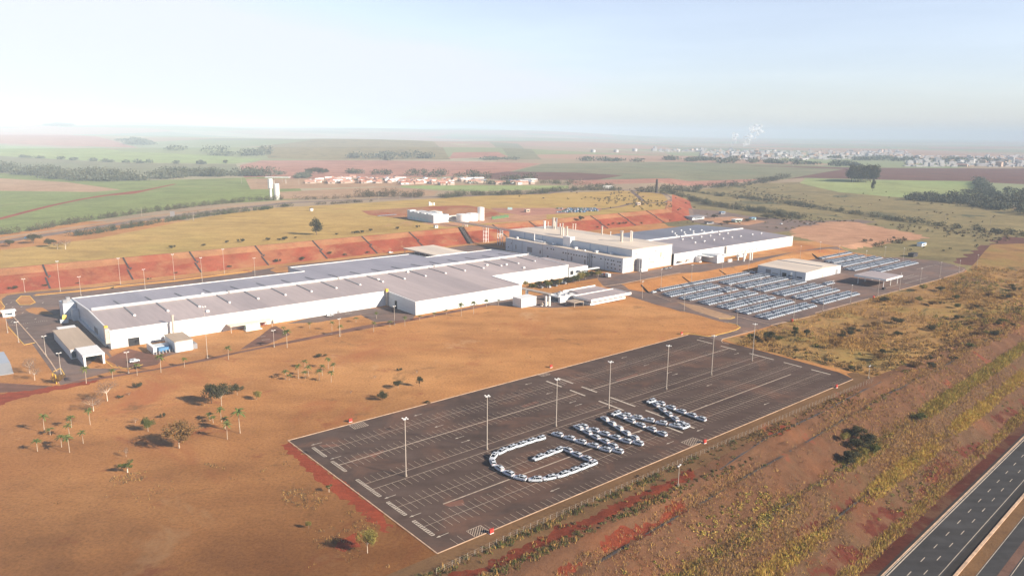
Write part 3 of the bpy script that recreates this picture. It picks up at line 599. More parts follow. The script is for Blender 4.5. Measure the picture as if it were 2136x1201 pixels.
# main assembly hall
mh = bld('factory_hall', 'very long low white factory hall with stepped front and wide grey-brown roof', -22, 259)
def rz(t): return 9.3 + 1.7 * (1 - abs(t - 307) / 48.)
wl_ = SB(mh)
def wallpoly(mb, pts, ztop, close=False):
    for (a, b) in zip(pts[:-1], pts[1:]):
        mb.add([mb.p(*a, -.3), mb.p(*b, -.3), mb.p(*b, ztop(b[1])), mb.p(*a, ztop(a[1]))], [(0, 1, 2, 3)])
PLAN = [(-22, 259), (138.5, 259), (138.5, 225.5), (223.5, 225.5), (223.5, 258), (299, 258), (299, 307), (299, 353.5), (231, 353.5), (231, 379), (126, 379), (126, 353.5), (-22, 353.5), (-22, 307), (-22, 259)]
wallpoly(wl_, PLAN, rz); wl_.build('wall', 'wall', mh)
rf = SB(mh)
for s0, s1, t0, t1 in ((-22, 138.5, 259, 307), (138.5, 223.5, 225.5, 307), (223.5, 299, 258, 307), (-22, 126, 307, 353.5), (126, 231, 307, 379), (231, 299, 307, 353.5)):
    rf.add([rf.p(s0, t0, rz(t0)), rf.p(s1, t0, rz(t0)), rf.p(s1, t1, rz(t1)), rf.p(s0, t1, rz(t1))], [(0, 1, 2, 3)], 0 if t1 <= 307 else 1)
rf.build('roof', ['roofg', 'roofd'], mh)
tr = SB(mh)
for (a, b) in zip(PLAN[:-1], PLAN[1:]):
    if a[0] == b[0]: tr.add([tr.p(a[0] + dx, tt, rz(tt) + dz) for tt in (a[1], b[1]) for dx, dz in ((-.3, -.3), (.3, -.3), (.3, .35), (-.3, .35))], [(0, 1, 2, 3), (7, 6, 5, 4), (0, 4, 5, 1), (1, 5, 6, 2), (2, 6, 7, 3), (3, 7, 4, 0)])
    else: tr.b(min(a[0], b[0]), max(a[0], b[0]), a[1] - .3, a[1] + .3, rz(a[1]) - .35, rz(a[1]) + .35)
tr.build('roof_trim', 'white', mh)
for i, (a, b) in enumerate(((-20.5, 54), (55.5, 128), (129.5, 206), (207.5, 299))):
    m_ = SB(mh); m_.b(a, b, 306, 308.3, 11.0, 11.9); m_.build('ridge_monitor', 'white', mh)
    m_ = SB(mh); m_.b(b + .1, b + 1.4, 305.8, 308.5, 11.0, 12.5); m_.build('ridge_vent', 'grey', mh)
for k in range(18):
    s = -5 + 17.1 * k
    if s > 296: break
    for sg in (-1, 1):
        ta, tb = (307 - 3, 307 - 23) if sg < 0 else (307 + 3, 307 + 21)
        if sg > 0 and s + 2 > 297: continue
        sk = SB(mh); sk.add([sk.p(s + e, tt, rz(tt) + h_) for tt in (ta, tb) for e, h_ in ((0, .02), (0, .35), (.8, .35), (.8, .02))], [(0, 4, 5, 1), (1, 5, 6, 2), (2, 6, 7, 3), (0, 1, 2, 3), (4, 7, 6, 5)]); sk.build('roof_duct', 'grey', mh)
for k in range(18):
    s = -4.6 + 17.1 * k
    if s < 296:
        vt = SB(mh); x, y, z = vt.p(s, 282.5, rz(282.5)); vt.tube([(x, y, z), (x, y, z + .6), (x, y, z + .9)], [.8, .8, .15], 8).build('roof_vent', 'white', mh)
for s, t in ((41, 312), (30, 270), (150, 290), (180, 300), (244, 290), (258, 284), (262, 268)):
    vt = SB(mh); x, y, z = vt.p(s, t, rz(t)); vt.box(x - .8, x + .8, y - .8, y + .8, z, z + .9).build('roof_hatch', 'white', mh)
for s in (20, 57, 95, 158, 190): jn = SB(mh); jn.b(s, s + .18, (259 if s < 138 else 225.5) - .06, (259 if s < 138 else 225.5), 0, 8).build('wall_joint', 'grey', mh)
for s in (240, 262, 285): jn = SB(mh); jn.b(s, s + .15, 257.94, 258, 0, 9).build('wall_joint', 'grey', mh)
for nm, s0, s1, t_, z0, z1, mt in (('vehicle_door', -14, -8.6, 259, 0, 4.2, 'dark'), ('shutter_door', -7.2, -1.2, 259, 0, 4.2, 'wallb'), ('door', 61.5, 63, 259, 0, 2.6, 'dark'), ('door', 103, 105, 259, 0, 1.6, 'grey')):
    d_ = SB(mh); d_.b(s0, s1, t_ - .12, t_, z0, z1); f_ = d_.build(nm, mt, mh)
    d_ = SB(mh); d_.b(s0 - .3, s0, t_ - .2, t_, z0, z1 + .3); d_.b(s1, s1 + .3, t_ - .2, t_, z0, z1 + .3); d_.b(s0, s1, t_ - .2, t_, z1, z1 + .3); d_.build('door_frame', 'white', f_)
d_ = SB(mh); d_.b(138.4, 138.5, 247, 249.5, 0, 5); d_.build('door', 'dark', mh)
d_ = SB(mh); d_.b(-22.25, -22, 288, 291.5, 0, 4.5); d_.b(-22.25, -22, 293, 295, 0, 4.5); d_.build('loading_door', 'grey', mh)
d_ = SB(mh); d_.b(-24.0, -22, 259.3, 262, 3.0, 10.6); d_.build('duct', 'steel', mh)
d_ = SB(mh); d_.b(-23.2, -21.6, 264, 266, 9.4, 11); d_.build('duct_head', 'yell', mh); d_ = SB(mh); d_.b(136.8, 138.4, 257, 258.9, 9.3, 11.2); d_.build('duct_head', 'yell', mh)
d_ = SB(mh); d_.b(137.2, 138.4, 257.2, 258.8, 0, 9.3); d_.build('downpipe', 'steel', mh)
d_ = SB(mh); d_.b(-23.2, -22, 266, 345, 0, 1.4); d_.build('plinth', 'wallb', mh)
d_ = SB(mh); d_.b(36, 60, 252.5, 259, 3.4, 3.9); aw = d_.build('awning', 'roofc', mh)
for s in (36.3, 48, 59.5): d_ = SB(mh); d_.b(s, s + .25, 252.7, 253, 0, 3.4); d_.build('awning_post', 'steel', aw)
# exhaust stack with its yellow pump by the front
x, y, z = SB(mh).p(7.5, 256, 0); d_ = MB(); d_.tube([(x, y, 0), (x, y, 13.2)], .6, 12); d_.tube([(x, y, 13.2), (x, y, 14)], .8, 12); d_.build('exhaust_stack', 'steel', mh)
lower = bld('annex_hall', 'low brown-roofed annex at the far right end of the long hall', 299, 257.5)
d_ = SB(lower); wallpoly(d_, [(299.2, 257.5), (319, 257.5), (319, 306), (299.2, 306)], lambda t: 7.0); d_.build('wall', 'wall', lower)
d_ = SB(lower); d_.b(299.2, 319.2, 257.3, 306.2, 7.0, 7.2); d_.build('roof', 'roofg', lower)
d_ = SB(lower); d_.b(319, 325, 262, 274, 0, 5.6); d_.build('loading_bay', 'wallb', lower)
d_ = SB(lower); d_.b(308, 330, 254, 257, 4.2, 4.8); d_.build('canopy', 'white', lower)
d_ = SB(lower); d_.b(301, 304, 257.2, 257.5, 1.5, 4.5); d_.build('door', 'dark', lower)

tb = bld('storage_silo_box', 'pale boxy filter house on the back left corner of the long hall', -29, 340, 'annex')
d_ = SB(tb); d_.b(-29, -22.3, 340, 352, -.2, 9.4); d_.b(-25.5, -22.3, 334, 340, -.2, 6.5); d_.build('wall', 'wallb', tb)
d_ = SB(tb); d_.b(-28.5, -26.4, 342, 345, 9.4, 11.2); d_.b(-26, -24, 346, 349, 9.4, 11.8); d_.build('roof_fan', 'grey', tb)
an = bld('covered_bay', 'long shed with tan roof, open white portal and deep shadow beside it', -41, 235, 'shed')
d_ = SB(an); d_.b(-41, -30, 252, 297, -.2, 4.6); d_.b(-38.5, -38.2, 235.5, 252, -.2, 4.6); d_.b(-30.3, -30, 235.5, 252, -.2, 4.6); d_.build('wall', 'wall', an)
d_ = SB(an); d_.b(-41.4, -29.6, 252, 297.4, 4.6, 4.85); d_.build('roof', 'rooft', an)
d_ = SB(an); d_.b(-38.9, -29.6, 235, 251.9, 4.6, 5.3); d_.b(-38.5, -30, 297.5, 304, 3.9, 4.7); d_.build('white_canopy', 'white', an)
for s in (-38.7, -30.7): d_ = SB(an); d_.b(s, s + .9, 234.9, 235.5, 0, 4.6); d_.build('portal_post', 'white', an)
d_ = SB(an); d_.b(-40.6, -38.9, 251.7, 251.95, .6, 3.6); d_.build('window', 'glass2', an)
sh = bld('shed', 'small white flat-roofed shed with tan roof in front of the stack', 1.2, 233, 'shed')
d_ = SB(sh); d_.b(1.4, 10, 233, 250, -.2, 5.4); d_.build('wall', 'wall', sh)
d_ = SB(sh); d_.b(1.1, 10.3, 232.7, 250.3, 5.4, 5.65); d_.build('roof', 'rooft', sh)
d_ = SB(sh); d_.b(8.6, 12.5, 234, 241, 0, 2.6); d_.build('gas_cage', 'grey', sh)
cp = bld('compressor_unit', 'blue machine enclosure with pipes between the stack and small shed', -7, 236, 'machine')
d_ = SB(cp); d_.b(-6, .8, 240, 246, -.1, 2.6); d_.build('enclosure', 'wallb', cp)
d_ = SB(cp); d_.b(-5, .5, 237, 239.8, .4, 2.4); d_.build('tank', 'bluep', cp)
d_ = SB(cp); d_.b(-8, -6.4, 236, 248, 0, 3.4); d_.build('panel', 'white', cp)
for k in range(6): d_ = SB(cp); x, y, z = d_.p(-7 + 1.6 * k, 235 + .2 * k, 0); d_.tube([(x, y, 0), (x, y, 1.5)], .35, 8); d_.build('cylinder', 'silver', cp)
d_ = SB(cp); d_.b(4.6, 5.8, 253, 254.2, 0, 4.8); d_.build('yellow_pump', 'yell', cp)
aq = bld('water_tank', 'pale aqua tank lying beside the long white wall', 42, 246, 'tank')
q = G(*ZB(110, 820)); aq.location = q; d_ = MB(); d_.tube([(-4, 1, 1.7), (4, 1, 1.7)], 1.6, 16); d_.build('tank', 'aqua', aq); d_ = MB(); d_.box(-4.6, 4.6, -1.8, 3, 0, .5); d_.build('base', 'white', aq)
for k in range(5):
    q = G(*ZB(170 + 12 * k, 785)); o = MB().tube([(0, 0, 0), (0, 0, 3.2)], .22, 8, 0).tube([(0, 0, 3.2), (0, 0, 4.6)], .24, 8, 1).build('marker_post', ['redp', 'white']); o.location = q
    tag(o, f'thin red and white post beside the aqua tank, {ordw(k + 1)} from the left', 'post', 'red and white posts by the aqua tank')
s2 = bld('storage_shed', 'plain pale box shed by the right corner of the long hall', 202, 201, 'shed')
d_ = SB(s2); d_.b(202.2, 215, 201, 209.5, -.2, 5.6); d_.build('wall', 'wall', s2)
d_ = SB(s2); d_.b(202, 215.2, 200.8, 209.7, 5.6, 5.9); d_.build('roof', 'white', s2)
# offices
of = bld('office_building', 'flat-roofed white office pavilion with long dark window band', 241, 177)
d_ = SB(of); d_.b(243, 277, 179.5, 206, -.2, 1.5); d_.b(243, 277, 179.5, 206, 2.5, 3.0); d_.build('wall', 'white', of)
d_ = SB(of); d_.b(243.2, 276.8, 179.7, 205.8, 1.5, 2.5); d_.build('window_band', 'glass2', of)
for k in range(15): d_ = SB(of); d_.b(244 + 2.3 * k, 244.25 + 2.3 * k, 179.4, 179.7, 1.4, 2.6); d_.build('mullion', 'white', of)
d_ = SB(of); d_.b(241, 279.5, 177, 193, 3.0, 4.0); d_.b(252, 277.5, 193, 208.5, 3.0, 3.8); d_.b(241, 252, 193, 199, 3.0, 3.8); d_.build('roof', 'roofg', of)
d_ = SB(of); d_.b(240.8, 279.7, 176.75, 177, 2.8, 4.5); d_.b(240.75, 241, 177, 193, 2.8, 4.5); d_.b(241, 279.5, 193, 193.3, 3.6, 4.4); d_.b(279.5, 279.75, 177, 193, 2.8, 4.4); d_.b(246, 277.7, 208.5, 208.8, 3, 4.5); d_.build('fascia', 'white', of)
o2 = bld('plant_room', 'small white plant house crowded with rooftop units beside the office pavilion', 231, 196)
d_ = SB(o2); d_.b(231.5, 245, 196, 207, -.2, 3.6); d_.build('wall', 'wall', o2)
d_ = SB(o2); d_.b(231.2, 245.3, 195.7, 207.3, 3.6, 3.9); d_.build('roof', 'white', o2)
for k, (a, b) in enumerate(((233, 199), (236, 203), (240, 205), (243, 199), (238, 198))):
    d_ = SB(o2); d_.b(a, a + 1.6, b, b + 1.6, 3.9, 5.0); d_.build('roof_unit', 'grey' if k % 2 else 'silver', o2)
d_ = SB(o2); d_.b(231.3, 231.5, 198, 205, .5, 3.0); d_.build('window', 'glass2', o2)
tn = bld('small_canopy', 'low tan square canopy before the office pavilion', 229, 180, 'canopy')
d_ = SB(tn); d_.b(230, 238.5, 181, 189.5, 2.7, 3.0); d_.build('roof', 'rooft', tn)
for a in (230.2, 238):
    for b in (181.2, 189): d_ = SB(tn); d_.b(a, a + .25, b, b + .25, 0, 2.7); d_.build('post', 'steel', tn)
for k in range(2):
    p_ = G(1138.5 + 7.5 * k, 638 - 0 * k); o = MB().tube([(0, 0, 0), (0, 0, 6.2), (0, 0, 6.6)], [.75, .75, .2], 14).build('storage_silo', 'white'); o.location = p_
    tag(o, ['left', 'right'][k] + ' one of two slim white silos beside the plain box shed', 'silo', 'slim white silos')
cg = bld('gas_tank', 'low olive and white tank between box shed and slim silos', 218, 199, 'tank'); d_ = SB(cg); x, y, z = d_.p(219.5, 197.5, 1.1); d_.tube([(x - 3, y, z), (x + 3, y, z)], 1.0, 14); d_.build('tank', 'rooft', cg); d_ = SB(cg); d_.b(216, 223, 196.8, 198.2, 0, .4); d_.build('base', 'white', cg)
cvy = bld('overhead_gallery', 'sloping covered gallery from the hall corner to the plant house', 223.5, 229, 'gallery')
d_ = SB(cvy); a = d_.p(224, 229, 5.8); b_ = d_.p(233, 206, 3.8); d_.tube([a, b_], .9, 4); d_.build('tube', 'steel', cvy)
d_ = SB(cvy); d_.b(225.6, 227, 222.6, 224, 0, 5.2); d_.build('post', 'white', cvy)

# tall white paint shop
ph = bld('paint_shop', 'tall cream-roofed white building with many roof stacks and rows of windows', 345, 243)
d_ = SB(ph); d_.b(345, 356, 243, 390, -.3, 11.7); d_.build('wall', 'wallb', ph)
d_ = SB(ph); d_.b(344.8, 356, 242.8, 390.2, 11.7, 12.0); d_.build('low_roof', 'roofc', ph)
d_ = SB(ph); d_.b(356.02, 407, 243.3, 398, -.3, 17.7); d_.build('upper_wall', 'wallb', ph)
d_ = SB(ph); d_.b(355.8, 407.2, 243.1, 398.2, 17.7, 18.1); d_.build('high_roof', 'roofc', ph)
d_ = SB(ph); d_.b(356, 407.05, 243.18, 243.3, .2, 12.6); d_.b(384, 407.05, 243.05, 243.17, .2, 13); d_.build('cladding', 'wallp', ph)
d_ = SB(ph); d_.b(353, 358.5, 311.5, 320.5, 11.9, 20.4); d_.build('roof_tower', 'white', ph)
for s, t, h, mt, r in ((389, 384, 6.7, 'white', 1.0), (401, 392, 4.2, 'wallp', .35), (396, 379, 9.8, 'steel', 1.2), (399, 378, 9.4, 'grey', .9), (405, 389, 4.6, 'steel', .7), (405, 386, 5, 'white', .7), (370, 341, 6.7, 'steel', .8), (368, 336, 7, 'wallp', .6), (370.5, 334, 7.8, 'steel', .9), (404, 383, 4, 'steel', .5), (405, 379, 3.5, 'white', .4), (405, 361, 5, 'wallp', .35), (405.5, 358, 5.4, 'wallp', .4), (403, 321, 7.1, 'steel', .8), (405, 312, 2.8, 'white', .3), (383, 279, 8.7, 'steel', 1.25), (391, 276, 8.6, 'wallp', .5), (394, 277, 7.6, 'wallp', .6), (400, 370, 5, 'steel', .6), (392, 372, 6.4, 'wallp', .5)):
    d_ = SB(ph); x, y, z = d_.p(s, t, 18.1); d_.tube([(x, y, z), (x, y, z + h)], r, 10); d_.tube([(x, y, z + h), (x, y, z + h + .6)], r * 1.35, 10); d_.build('stack', mt, ph)
for s, t, sx, sy, h in ((348.5, 300, 3, 2.4, 1.4), (349, 276, 3, 2.4, 1.4), (350, 345, 4, 10, 1.3), (351, 330, 2.4, 2.4, 1.8), (349, 378, 1.6, 1.6, 1.4), (347.5, 288, 1.2, 1.2, 1), (352, 262, 2, 2, 1.2)):
    d_ = SB(ph); d_.b(s, s + sx, t, t + sy, 12, 12 + h); d_.build('roof_unit', 'white', ph)
d_ = SB(ph); x, y, z = d_.p(350, 355, 12); d_.tube([(x, y, z), (x, y, z + 7)], .45, 8); d_.tube([(x, y, z + .8), (x + .5, y - 14, z + .8)], .45, 8); d_.build('pipe_run', 'white', ph)
def win(par, face, s, t, z, w_, h_, mt='glass2', nm='window'):
    d = SB(par)
    if face == 's': d.b(s - .06, s, t, t + w_, z, z + h_)
    else: d.b(s, s + w_, t - .06, t, z, z + h_)
    o = d.build(nm, mt, par); d = SB(par); e = .12
    if face == 's': d.b(s - .12, s, t - e, t, z - e, z + h_ + e); d.b(s - .12, s, t + w_, t + w_ + e, z - e, z + h_ + e); d.b(s - .14, s, t, t + w_, z - e, z)
    else: d.b(s - e, s, t - .12, t, z - e, z + h_ + e); d.b(s + w_, s + w_ + e, t - .12, t, z - e, z + h_ + e); d.b(s, s + w_, t - .14, t, z - e, z)
    d.build('window_frame', 'white', o)
for k in range(10): win(ph, 's', 345, 281 + 3.3 * k, 7.2, 1.7, 1.0)
for t, z in ((245, 8), (247.4, 8), (252, 8.2), (254.4, 8.2), (258, 8.2), (245, 5), (251, 5.2), (254, 5.2), (258.5, 5.2), (261, 8), (245, 1.8), (250, 2), (254, 2), (258, 2), (266, 8), (273, 8.4), (276, 8.4), (323, 8.5), (326, 8.5), (331, 8.5)): win(ph, 's', 345, t, z, 1.7, 1.0)
for t, z, w_, h_, m_ in ((340, 3, 2.2, 3, 'grey'), (352, 2.5, 7, 4.5, 'grey'), (374, 3, 1.7, 4, 'grey'), (300, 2, 2, 3.6, 'grey'), (284, 1.5, 2, 3.6, 'grey'), (381, 7, 1.2, 1, 'dark'), (385, 3, 1.2, 1, 'dark'), (330, 1, 2, 1.4, 'dark'), (310, 1, 4, 1, 'dark')): win(ph, 's', 345, t, z, w_, h_, m_, 'louvre')
for t in (262.5, 306, 338, 366, 380): d_ = SB(ph); d_.b(344.86, 344.99, t, t + .2, 0, 11.5); d_.build('downpipe', 'grey', ph)
for t in (270, 290, 375, 350): d_ = SB(ph); d_.b(355.8, 356, t, t + .3, 12.2, 17.5); d_.build('downpipe', 'bluep', ph)
for s, z in ((347, 7.6), (350, 7.8), (353, 7.6), (347, 4.4), (350, 4.4), (353, 4.6), (358, 5), (359, 9), (374, 8), (377, 8.1), (380, 8), (376, 5), (379, 5.2), (382, 5), (373, 3.5), (385, 14), (360, 14), (362.5, 14), (395, 7)): win(ph, 'f', s, (243 if s < 356 else 243.05), z, 1.5, .8, 'grey')
for s in (392, 401): d_ = SB(ph); d_.b(s, s + .7, 242.6, 243.04, 8.6 if s < 400 else 12.5, 13); d_.build('wall_vent', 'steel', ph)
for k in range(3): d_ = SB(ph); d_.b(344.3, 344.9, 277 + 2.2 * k, 277.2 + 2.2 * k, 0, 12.4); d_.build('ladder', 'grey', ph)
ab = bld('external_silo', 'windowless white block standing against the sunny front of the stacked building', 361, 238, 'annex')
d_ = SB(ab); d_.b(362, 369.5, 237.6, 243, -.2, 10.6); d_.build('body', 'white', ab); d_ = SB(ab); d_.b(360.5, 362, 239, 243, -.2, 10); d_.build('side_duct', 'grey', ab)
# dark roofed hall
dh = bld('body_shop', 'wide dark blue-grey roofed hall dotted with small white roof cowls', 407.3, 241)
def rz2(t): return 9.6 + 1.7 * (1 - abs(t - 299) / 59.)
d_ = SB(dh); wallpoly(d_, [(407.4, 241), (598, 241), (598, 299), (598, 358), (407.4, 358)], rz2); d_.build('wall', 'wall', dh)
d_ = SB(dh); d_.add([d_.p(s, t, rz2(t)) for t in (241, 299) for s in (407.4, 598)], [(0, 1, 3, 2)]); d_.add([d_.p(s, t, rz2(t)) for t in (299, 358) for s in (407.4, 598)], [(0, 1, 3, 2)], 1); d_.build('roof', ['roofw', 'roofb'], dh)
for a, b in ((409, 489), (491, 552), (554, 597)): d_ = SB(dh); d_.b(a, b, 298, 300.4, 11.2, 12.1); d_.build('ridge_monitor', 'white', dh)
for t, ss in ((328, (515, 530, 545)), (315, (503, 518, 533, 547)), (301.8, ()), (304, (491, 505, 518.5, 536, 549.5)), (284.6, (475.5, 490, 505, 519.5, 534.5, 549)), (266.6, (470.7, 485, 500, 515, 529.5, 544.4, 565, 581))):
    for s in ss: d_ = SB(dh); x, y, z = d_.p(s, t, rz2(t)); d_.tube([(x, y, z), (x, y, z + .8), (x, y, z + .9), (x, y, z + 1.6)], [.6, .6, 1.3, .6], 8); d_.build('roof_cowl', 'white', dh)
d_ = SB(dh); d_.b(407.4, 598.3, 240.7, 241, 9.2, 9.9); d_.b(598, 598.3, 241, 358, 9.1, 9.7); d_.build('roof_trim', 'white', dh)
for k in range(12): d_ = SB(dh); d_.b(420 + 15 * k, 420.15 + 15 * k, 240.93, 241, 0, 9); d_.build('wall_joint', 'grey', dh)
for s, w_ in ((412, 8), (424, 3)): d_ = SB(dh); d_.b(s, s + w_, 237.5, 240.9, 3, 3.5); d_.build('awning', 'roofc', dh)
for s in (508, 514, 520, 526, 532): win(dh, 'f', s, 241, 2, 1.6, .9, 'glass2')
eb = bld('loading_annex', 'white annex jutting from the dark-roofed hall beside its gantry', 446, 224, 'annex')
d_ = SB(eb); d_.b(447, 457, 225, 240.9, -.2, 7); d_.b(437, 440, 236, 240.9, -.2, 5); d_.build('wall', 'white', eb)
d_ = SB(eb); d_.b(440, 447, 228, 240.9, 5.4, 5.8); d_.build('canopy', 'white', eb)
for k in range(3): o = MB().tube([(0, 0, 0), (0, 0, 2.4), (0, 0, 2.8)], [.8, .8, .2], 12).build('small_tank', 'white'); o.location = gs(459.5 + 2.1 * k, 222); tag(o, ORD[k] + ' of three little white tanks beside the white loading annex', 'tank', 'little white tanks')
gt = bld('pipe_gantry', 'open steel gantry frame with white legs over parked trucks', 474, 216, 'gantry')
d_ = SB(gt); d_.b(455, 487, 223, 223.5, 6.8, 7.4); d_.b(474, 487, 216, 216.4, 6.8, 7.4); d_.b(455, 456, 222, 224, 8, 14); d_.build('beam', 'steel', gt)
for s, t in ((474.1, 222), (474, 216), (484, 216.5), (486.5, 216), (486.5, 223)): d_ = SB(gt); d_.b(s, s + .9, t, t + .9, 0, 7); d_.build('leg', 'white', gt)
# canopy warehouse behind the long hall
cw = bld('open_canopy', 'white flat-roofed open canopy shelter behind the long hall roof', 247, 363, 'canopy')
d_ = SB(cw); d_.b(247, 279, 363, 414, 7.2, 8); d_.build('roof', 'roofc', cw)
d_ = SB(cw); d_.b(246.8, 279.2, 362.7, 363, 6.8, 8.2); d_.build('fascia', 'white', cw)
for s in (248, 263, 278):
    for t in (364, 380, 397, 413): d_ = SB(cw); d_.b(s, s + .35, t, t + .35, 0, 7.2); d_.build('post', 'steel', cw)
# utility plant on the plateau
up = bld('utility_plant', 'square white utility block open on top with machinery, on the plateau', 352, 521)
d_ = SB(up); d_.b(352, 352.6, 521, 574, -.2, 8.6); d_.b(352.6, 372, 521, 521.6, -.2, 8.6); d_.b(371.4, 372, 521.6, 574, -.2, 8.6); d_.b(352.6, 372, 573.4, 574, -.2, 8.6); d_.b(352, 360, 568, 574, 8.6, 10); d_.build('wall', 'wallb', up)
d_ = SB(up); d_.b(352.6, 371.4, 521.6, 573.4, 5.6, 6.4); d_.build('roof', 'roofc', up)
for k in range(6): d_ = SB(up); d_.b(355, 370, 529 + 7 * k, 533 + 7 * k, 6.4, 8.6 + .5 * (k % 2)); d_.build('cooling_unit', ['white', 'silver', 'white', 'grey', 'white', 'grey'][k], up)
d_ = SB(up); d_.b(372.5, 380, 545, 560, 0, 9); d_.b(374, 392, 530, 534, 0, 5.5); d_.build('side_machine', 'wallp', up)
for k in range(7): d_ = SB(up); d_.b(351.9, 352, 525 + 6.5 * k, 528 + 6.5 * k, 1, 3.4); d_.build('vent_panel', 'aqua', up)
for s, t, r, h, lb in ((388, 517, 7.2, 8, 'left one of two squat white storage tanks beside the utility block'), (400, 516, 6.2, 8.4, 'right one of two squat white storage tanks, nearer the tall silo'), (411, 514, 3.8, 14.5, 'tallest white cylindrical silo at the right end of the utility plant')):
    o = MB().tube([(0, 0, -.2), (0, 0, h), (0, 0, h + .6)], [r, r, r * .3], 28).build('storage_tank', 'white'); o.location = gs(s, t); tag(o, lb, 'tank')
br = bld('pipe_bridge', 'long grey truss pipe bridge crossing the red bank to the stacked building', 361, 441, 'bridge')
d_ = SB(br)
for a, b in ((-1.2, 15.4), (1.2, 15.4), (-1.2, 17.2), (1.2, 17.2)): d_.b(361 + a - .12, 361 + a + .12, 398, 505, b, b + .25)
for k in range(36):
    t = 398 + 3 * k
    for a in (-1.2, 1.2): d_.tube([d_.p(361 + a, t, 15.5), d_.p(361 + a, t + 1.5, 17.3), d_.p(361 + a, t + 3, 15.5)], .09, 4)
d_.build('truss', 'steel', br)
d_ = SB(br)
for a in (-.8, 0, .7): x, y, z = d_.p(361 + a, 396, 16.0); d_.tube([(x, y, z), (x, y + 112, z)], .28, 8)
d_.build('pipe', 'silver', br)
for t, zb in ((418, 0), (441, 0), (476, 12)):
    d_ = SB(br)
    for a in (-2, 2):
        for e in (-1.5, 1.5): d_.b(361 + a - .18, 361 + a + .18, t + e - .18, t + e + .18, zb, 15.4)
    for z in range(int(zb) + 3, 15, 4): d_.b(359, 363, t - 1.6, t - 1.4, z, z + .25); d_.b(359, 363, t + 1.4, t + 1.6, z, z + .25)
    d_.build('trestle', 'white', br)
st_ = bld('covered_stairway', 'dark covered stairway climbing the red bank below the utility block', 340, 442, 'stairway')
d_ = SB(st_)
for k in range(10):
    a = k / 10; b = (k + 1) / 10; s = 341 + 11 * a; t = 441 + 34 * a; z = 12.2 * a; d_.b(s, s + 4, t, t + 3.4, z - 1, z + 1.4)
d_.build('steps', 'drain', st_)
# drains down the bank
for i, s in enumerate((-20, 33, 82, 136, 188.5, 238, 290, 395, 447, 545, 594, 648)):
    d_ = MB()
    for a, b, e in ((444, 458, 0), (458, 460, 1.5), (460, 475, 1.5)):
        p = gs(s + e, a); q = gs(s + e + (1.5 if b == 460 else 0), b); d_.tube([p, q], .75, 4)
    o = d_.build('bank_drain', 'drain'); tag(o, f'dark stepped drain down the red bank, {ordw(i + 1)} from the left', 'drain', 'drains down the red bank')
for i, (a, b) in enumerate((((190, 475), (265, 550)), ((620, 390), (700, 450)), ((1005, 320), (1070, 365)), ((1975, 150), (2050, 205)))):
    p = G(*ZE(*a)); q = G(*ZE(*b)); o = MB().tube([p, q], .6, 4).build('slope_drain', 'drain'); tag(o, f'short dark drain on the low red slope by the car yard, {ordw(i + 1)} from the left', 'drain', 'drains on the low red slope')
# warehouse and canopy in the car yard
wh = bld('warehouse', 'white warehouse with cream roof among the parked new cars', 449, 144, z=-3)
d_ = SB(wh); wallpoly(d_, [(449, 186.5), (449, 144), (505.5, 144), (505.5, 186.5), (449, 186.5)], lambda t: 6.7); d_.build('wall', 'wallb', wh)
d_ = SB(wh)
for a, b, za, zb in ((448.6, 477.5, 6.7, 7.9), (477.5, 505.9, 7.9, 6.7)): d_.add([d_.p(a, 143.6, za), d_.p(b, 143.6, zb), d_.p(b, 186.9, zb), d_.p(a, 186.9, za)], [(0, 1, 2, 3)])
d_.add([d_.p(449, 144, 6.7), d_.p(505.5, 144, 6.7), d_.p(477.5, 144, 7.88)], [(0, 1, 2)]); d_.build('roof', 'roofc', wh)
d_ = SB(wh); d_.b(478.4, 481, 147, 187, 7.9, 8.1); d_.build('roof_light', 'grey', wh)
for t, w_, z0, z1, mt in ((160.5, 3.6, 0, 3.8, 'dark'), (174.5, 4.5, 1.6, 4.6, 'grey'), (155, 4, 1.6, 2.6, 'glass2'), (147, 4.5, 1.4, 2.6, 'glass2'), (168, 5, 1.6, 2.4, 'grey')):
    d_ = SB(wh); d_.b(448.9, 449, t, t + w_, z0, z1); d_.build('door' if z0 == 0 else 'window', mt, wh)
d_ = SB(wh); d_.b(497, 500.5, 143.9, 144, 0, 3.8); d_.build('door', 'grey', wh)
d_ = SB(wh); d_.b(474.5, 476.5, 143.9, 144, 0, 2.4); d_.build('door', 'steel', wh)
for t in (152.5, 165.5): d_ = SB(wh); d_.b(448.8, 449, t, t + .2, 0, 6.5); d_.build('downpipe', 'grey', wh)
yc = bld('yard_canopy', 'grey-topped inspection canopy on thin posts in the open car yard', 471, 91, 'canopy', z=-3)
d_ = SB(yc); d_.b(471, 499.5, 91.5, 116, 5.6, 6.9); d_.build('roof', 'white', yc)
d_ = SB(yc); d_.b(471.6, 498.9, 92.1, 115.4, 6.9, 7.0); d_.build('roof_deck', 'roofg', yc)
for s in (473, 485, 497):
    for t in (94, 113.5): d_ = SB(yc); d_.b(s, s + .4, t, t + .4, 0, 5.6); d_.build('post', 'white', yc)
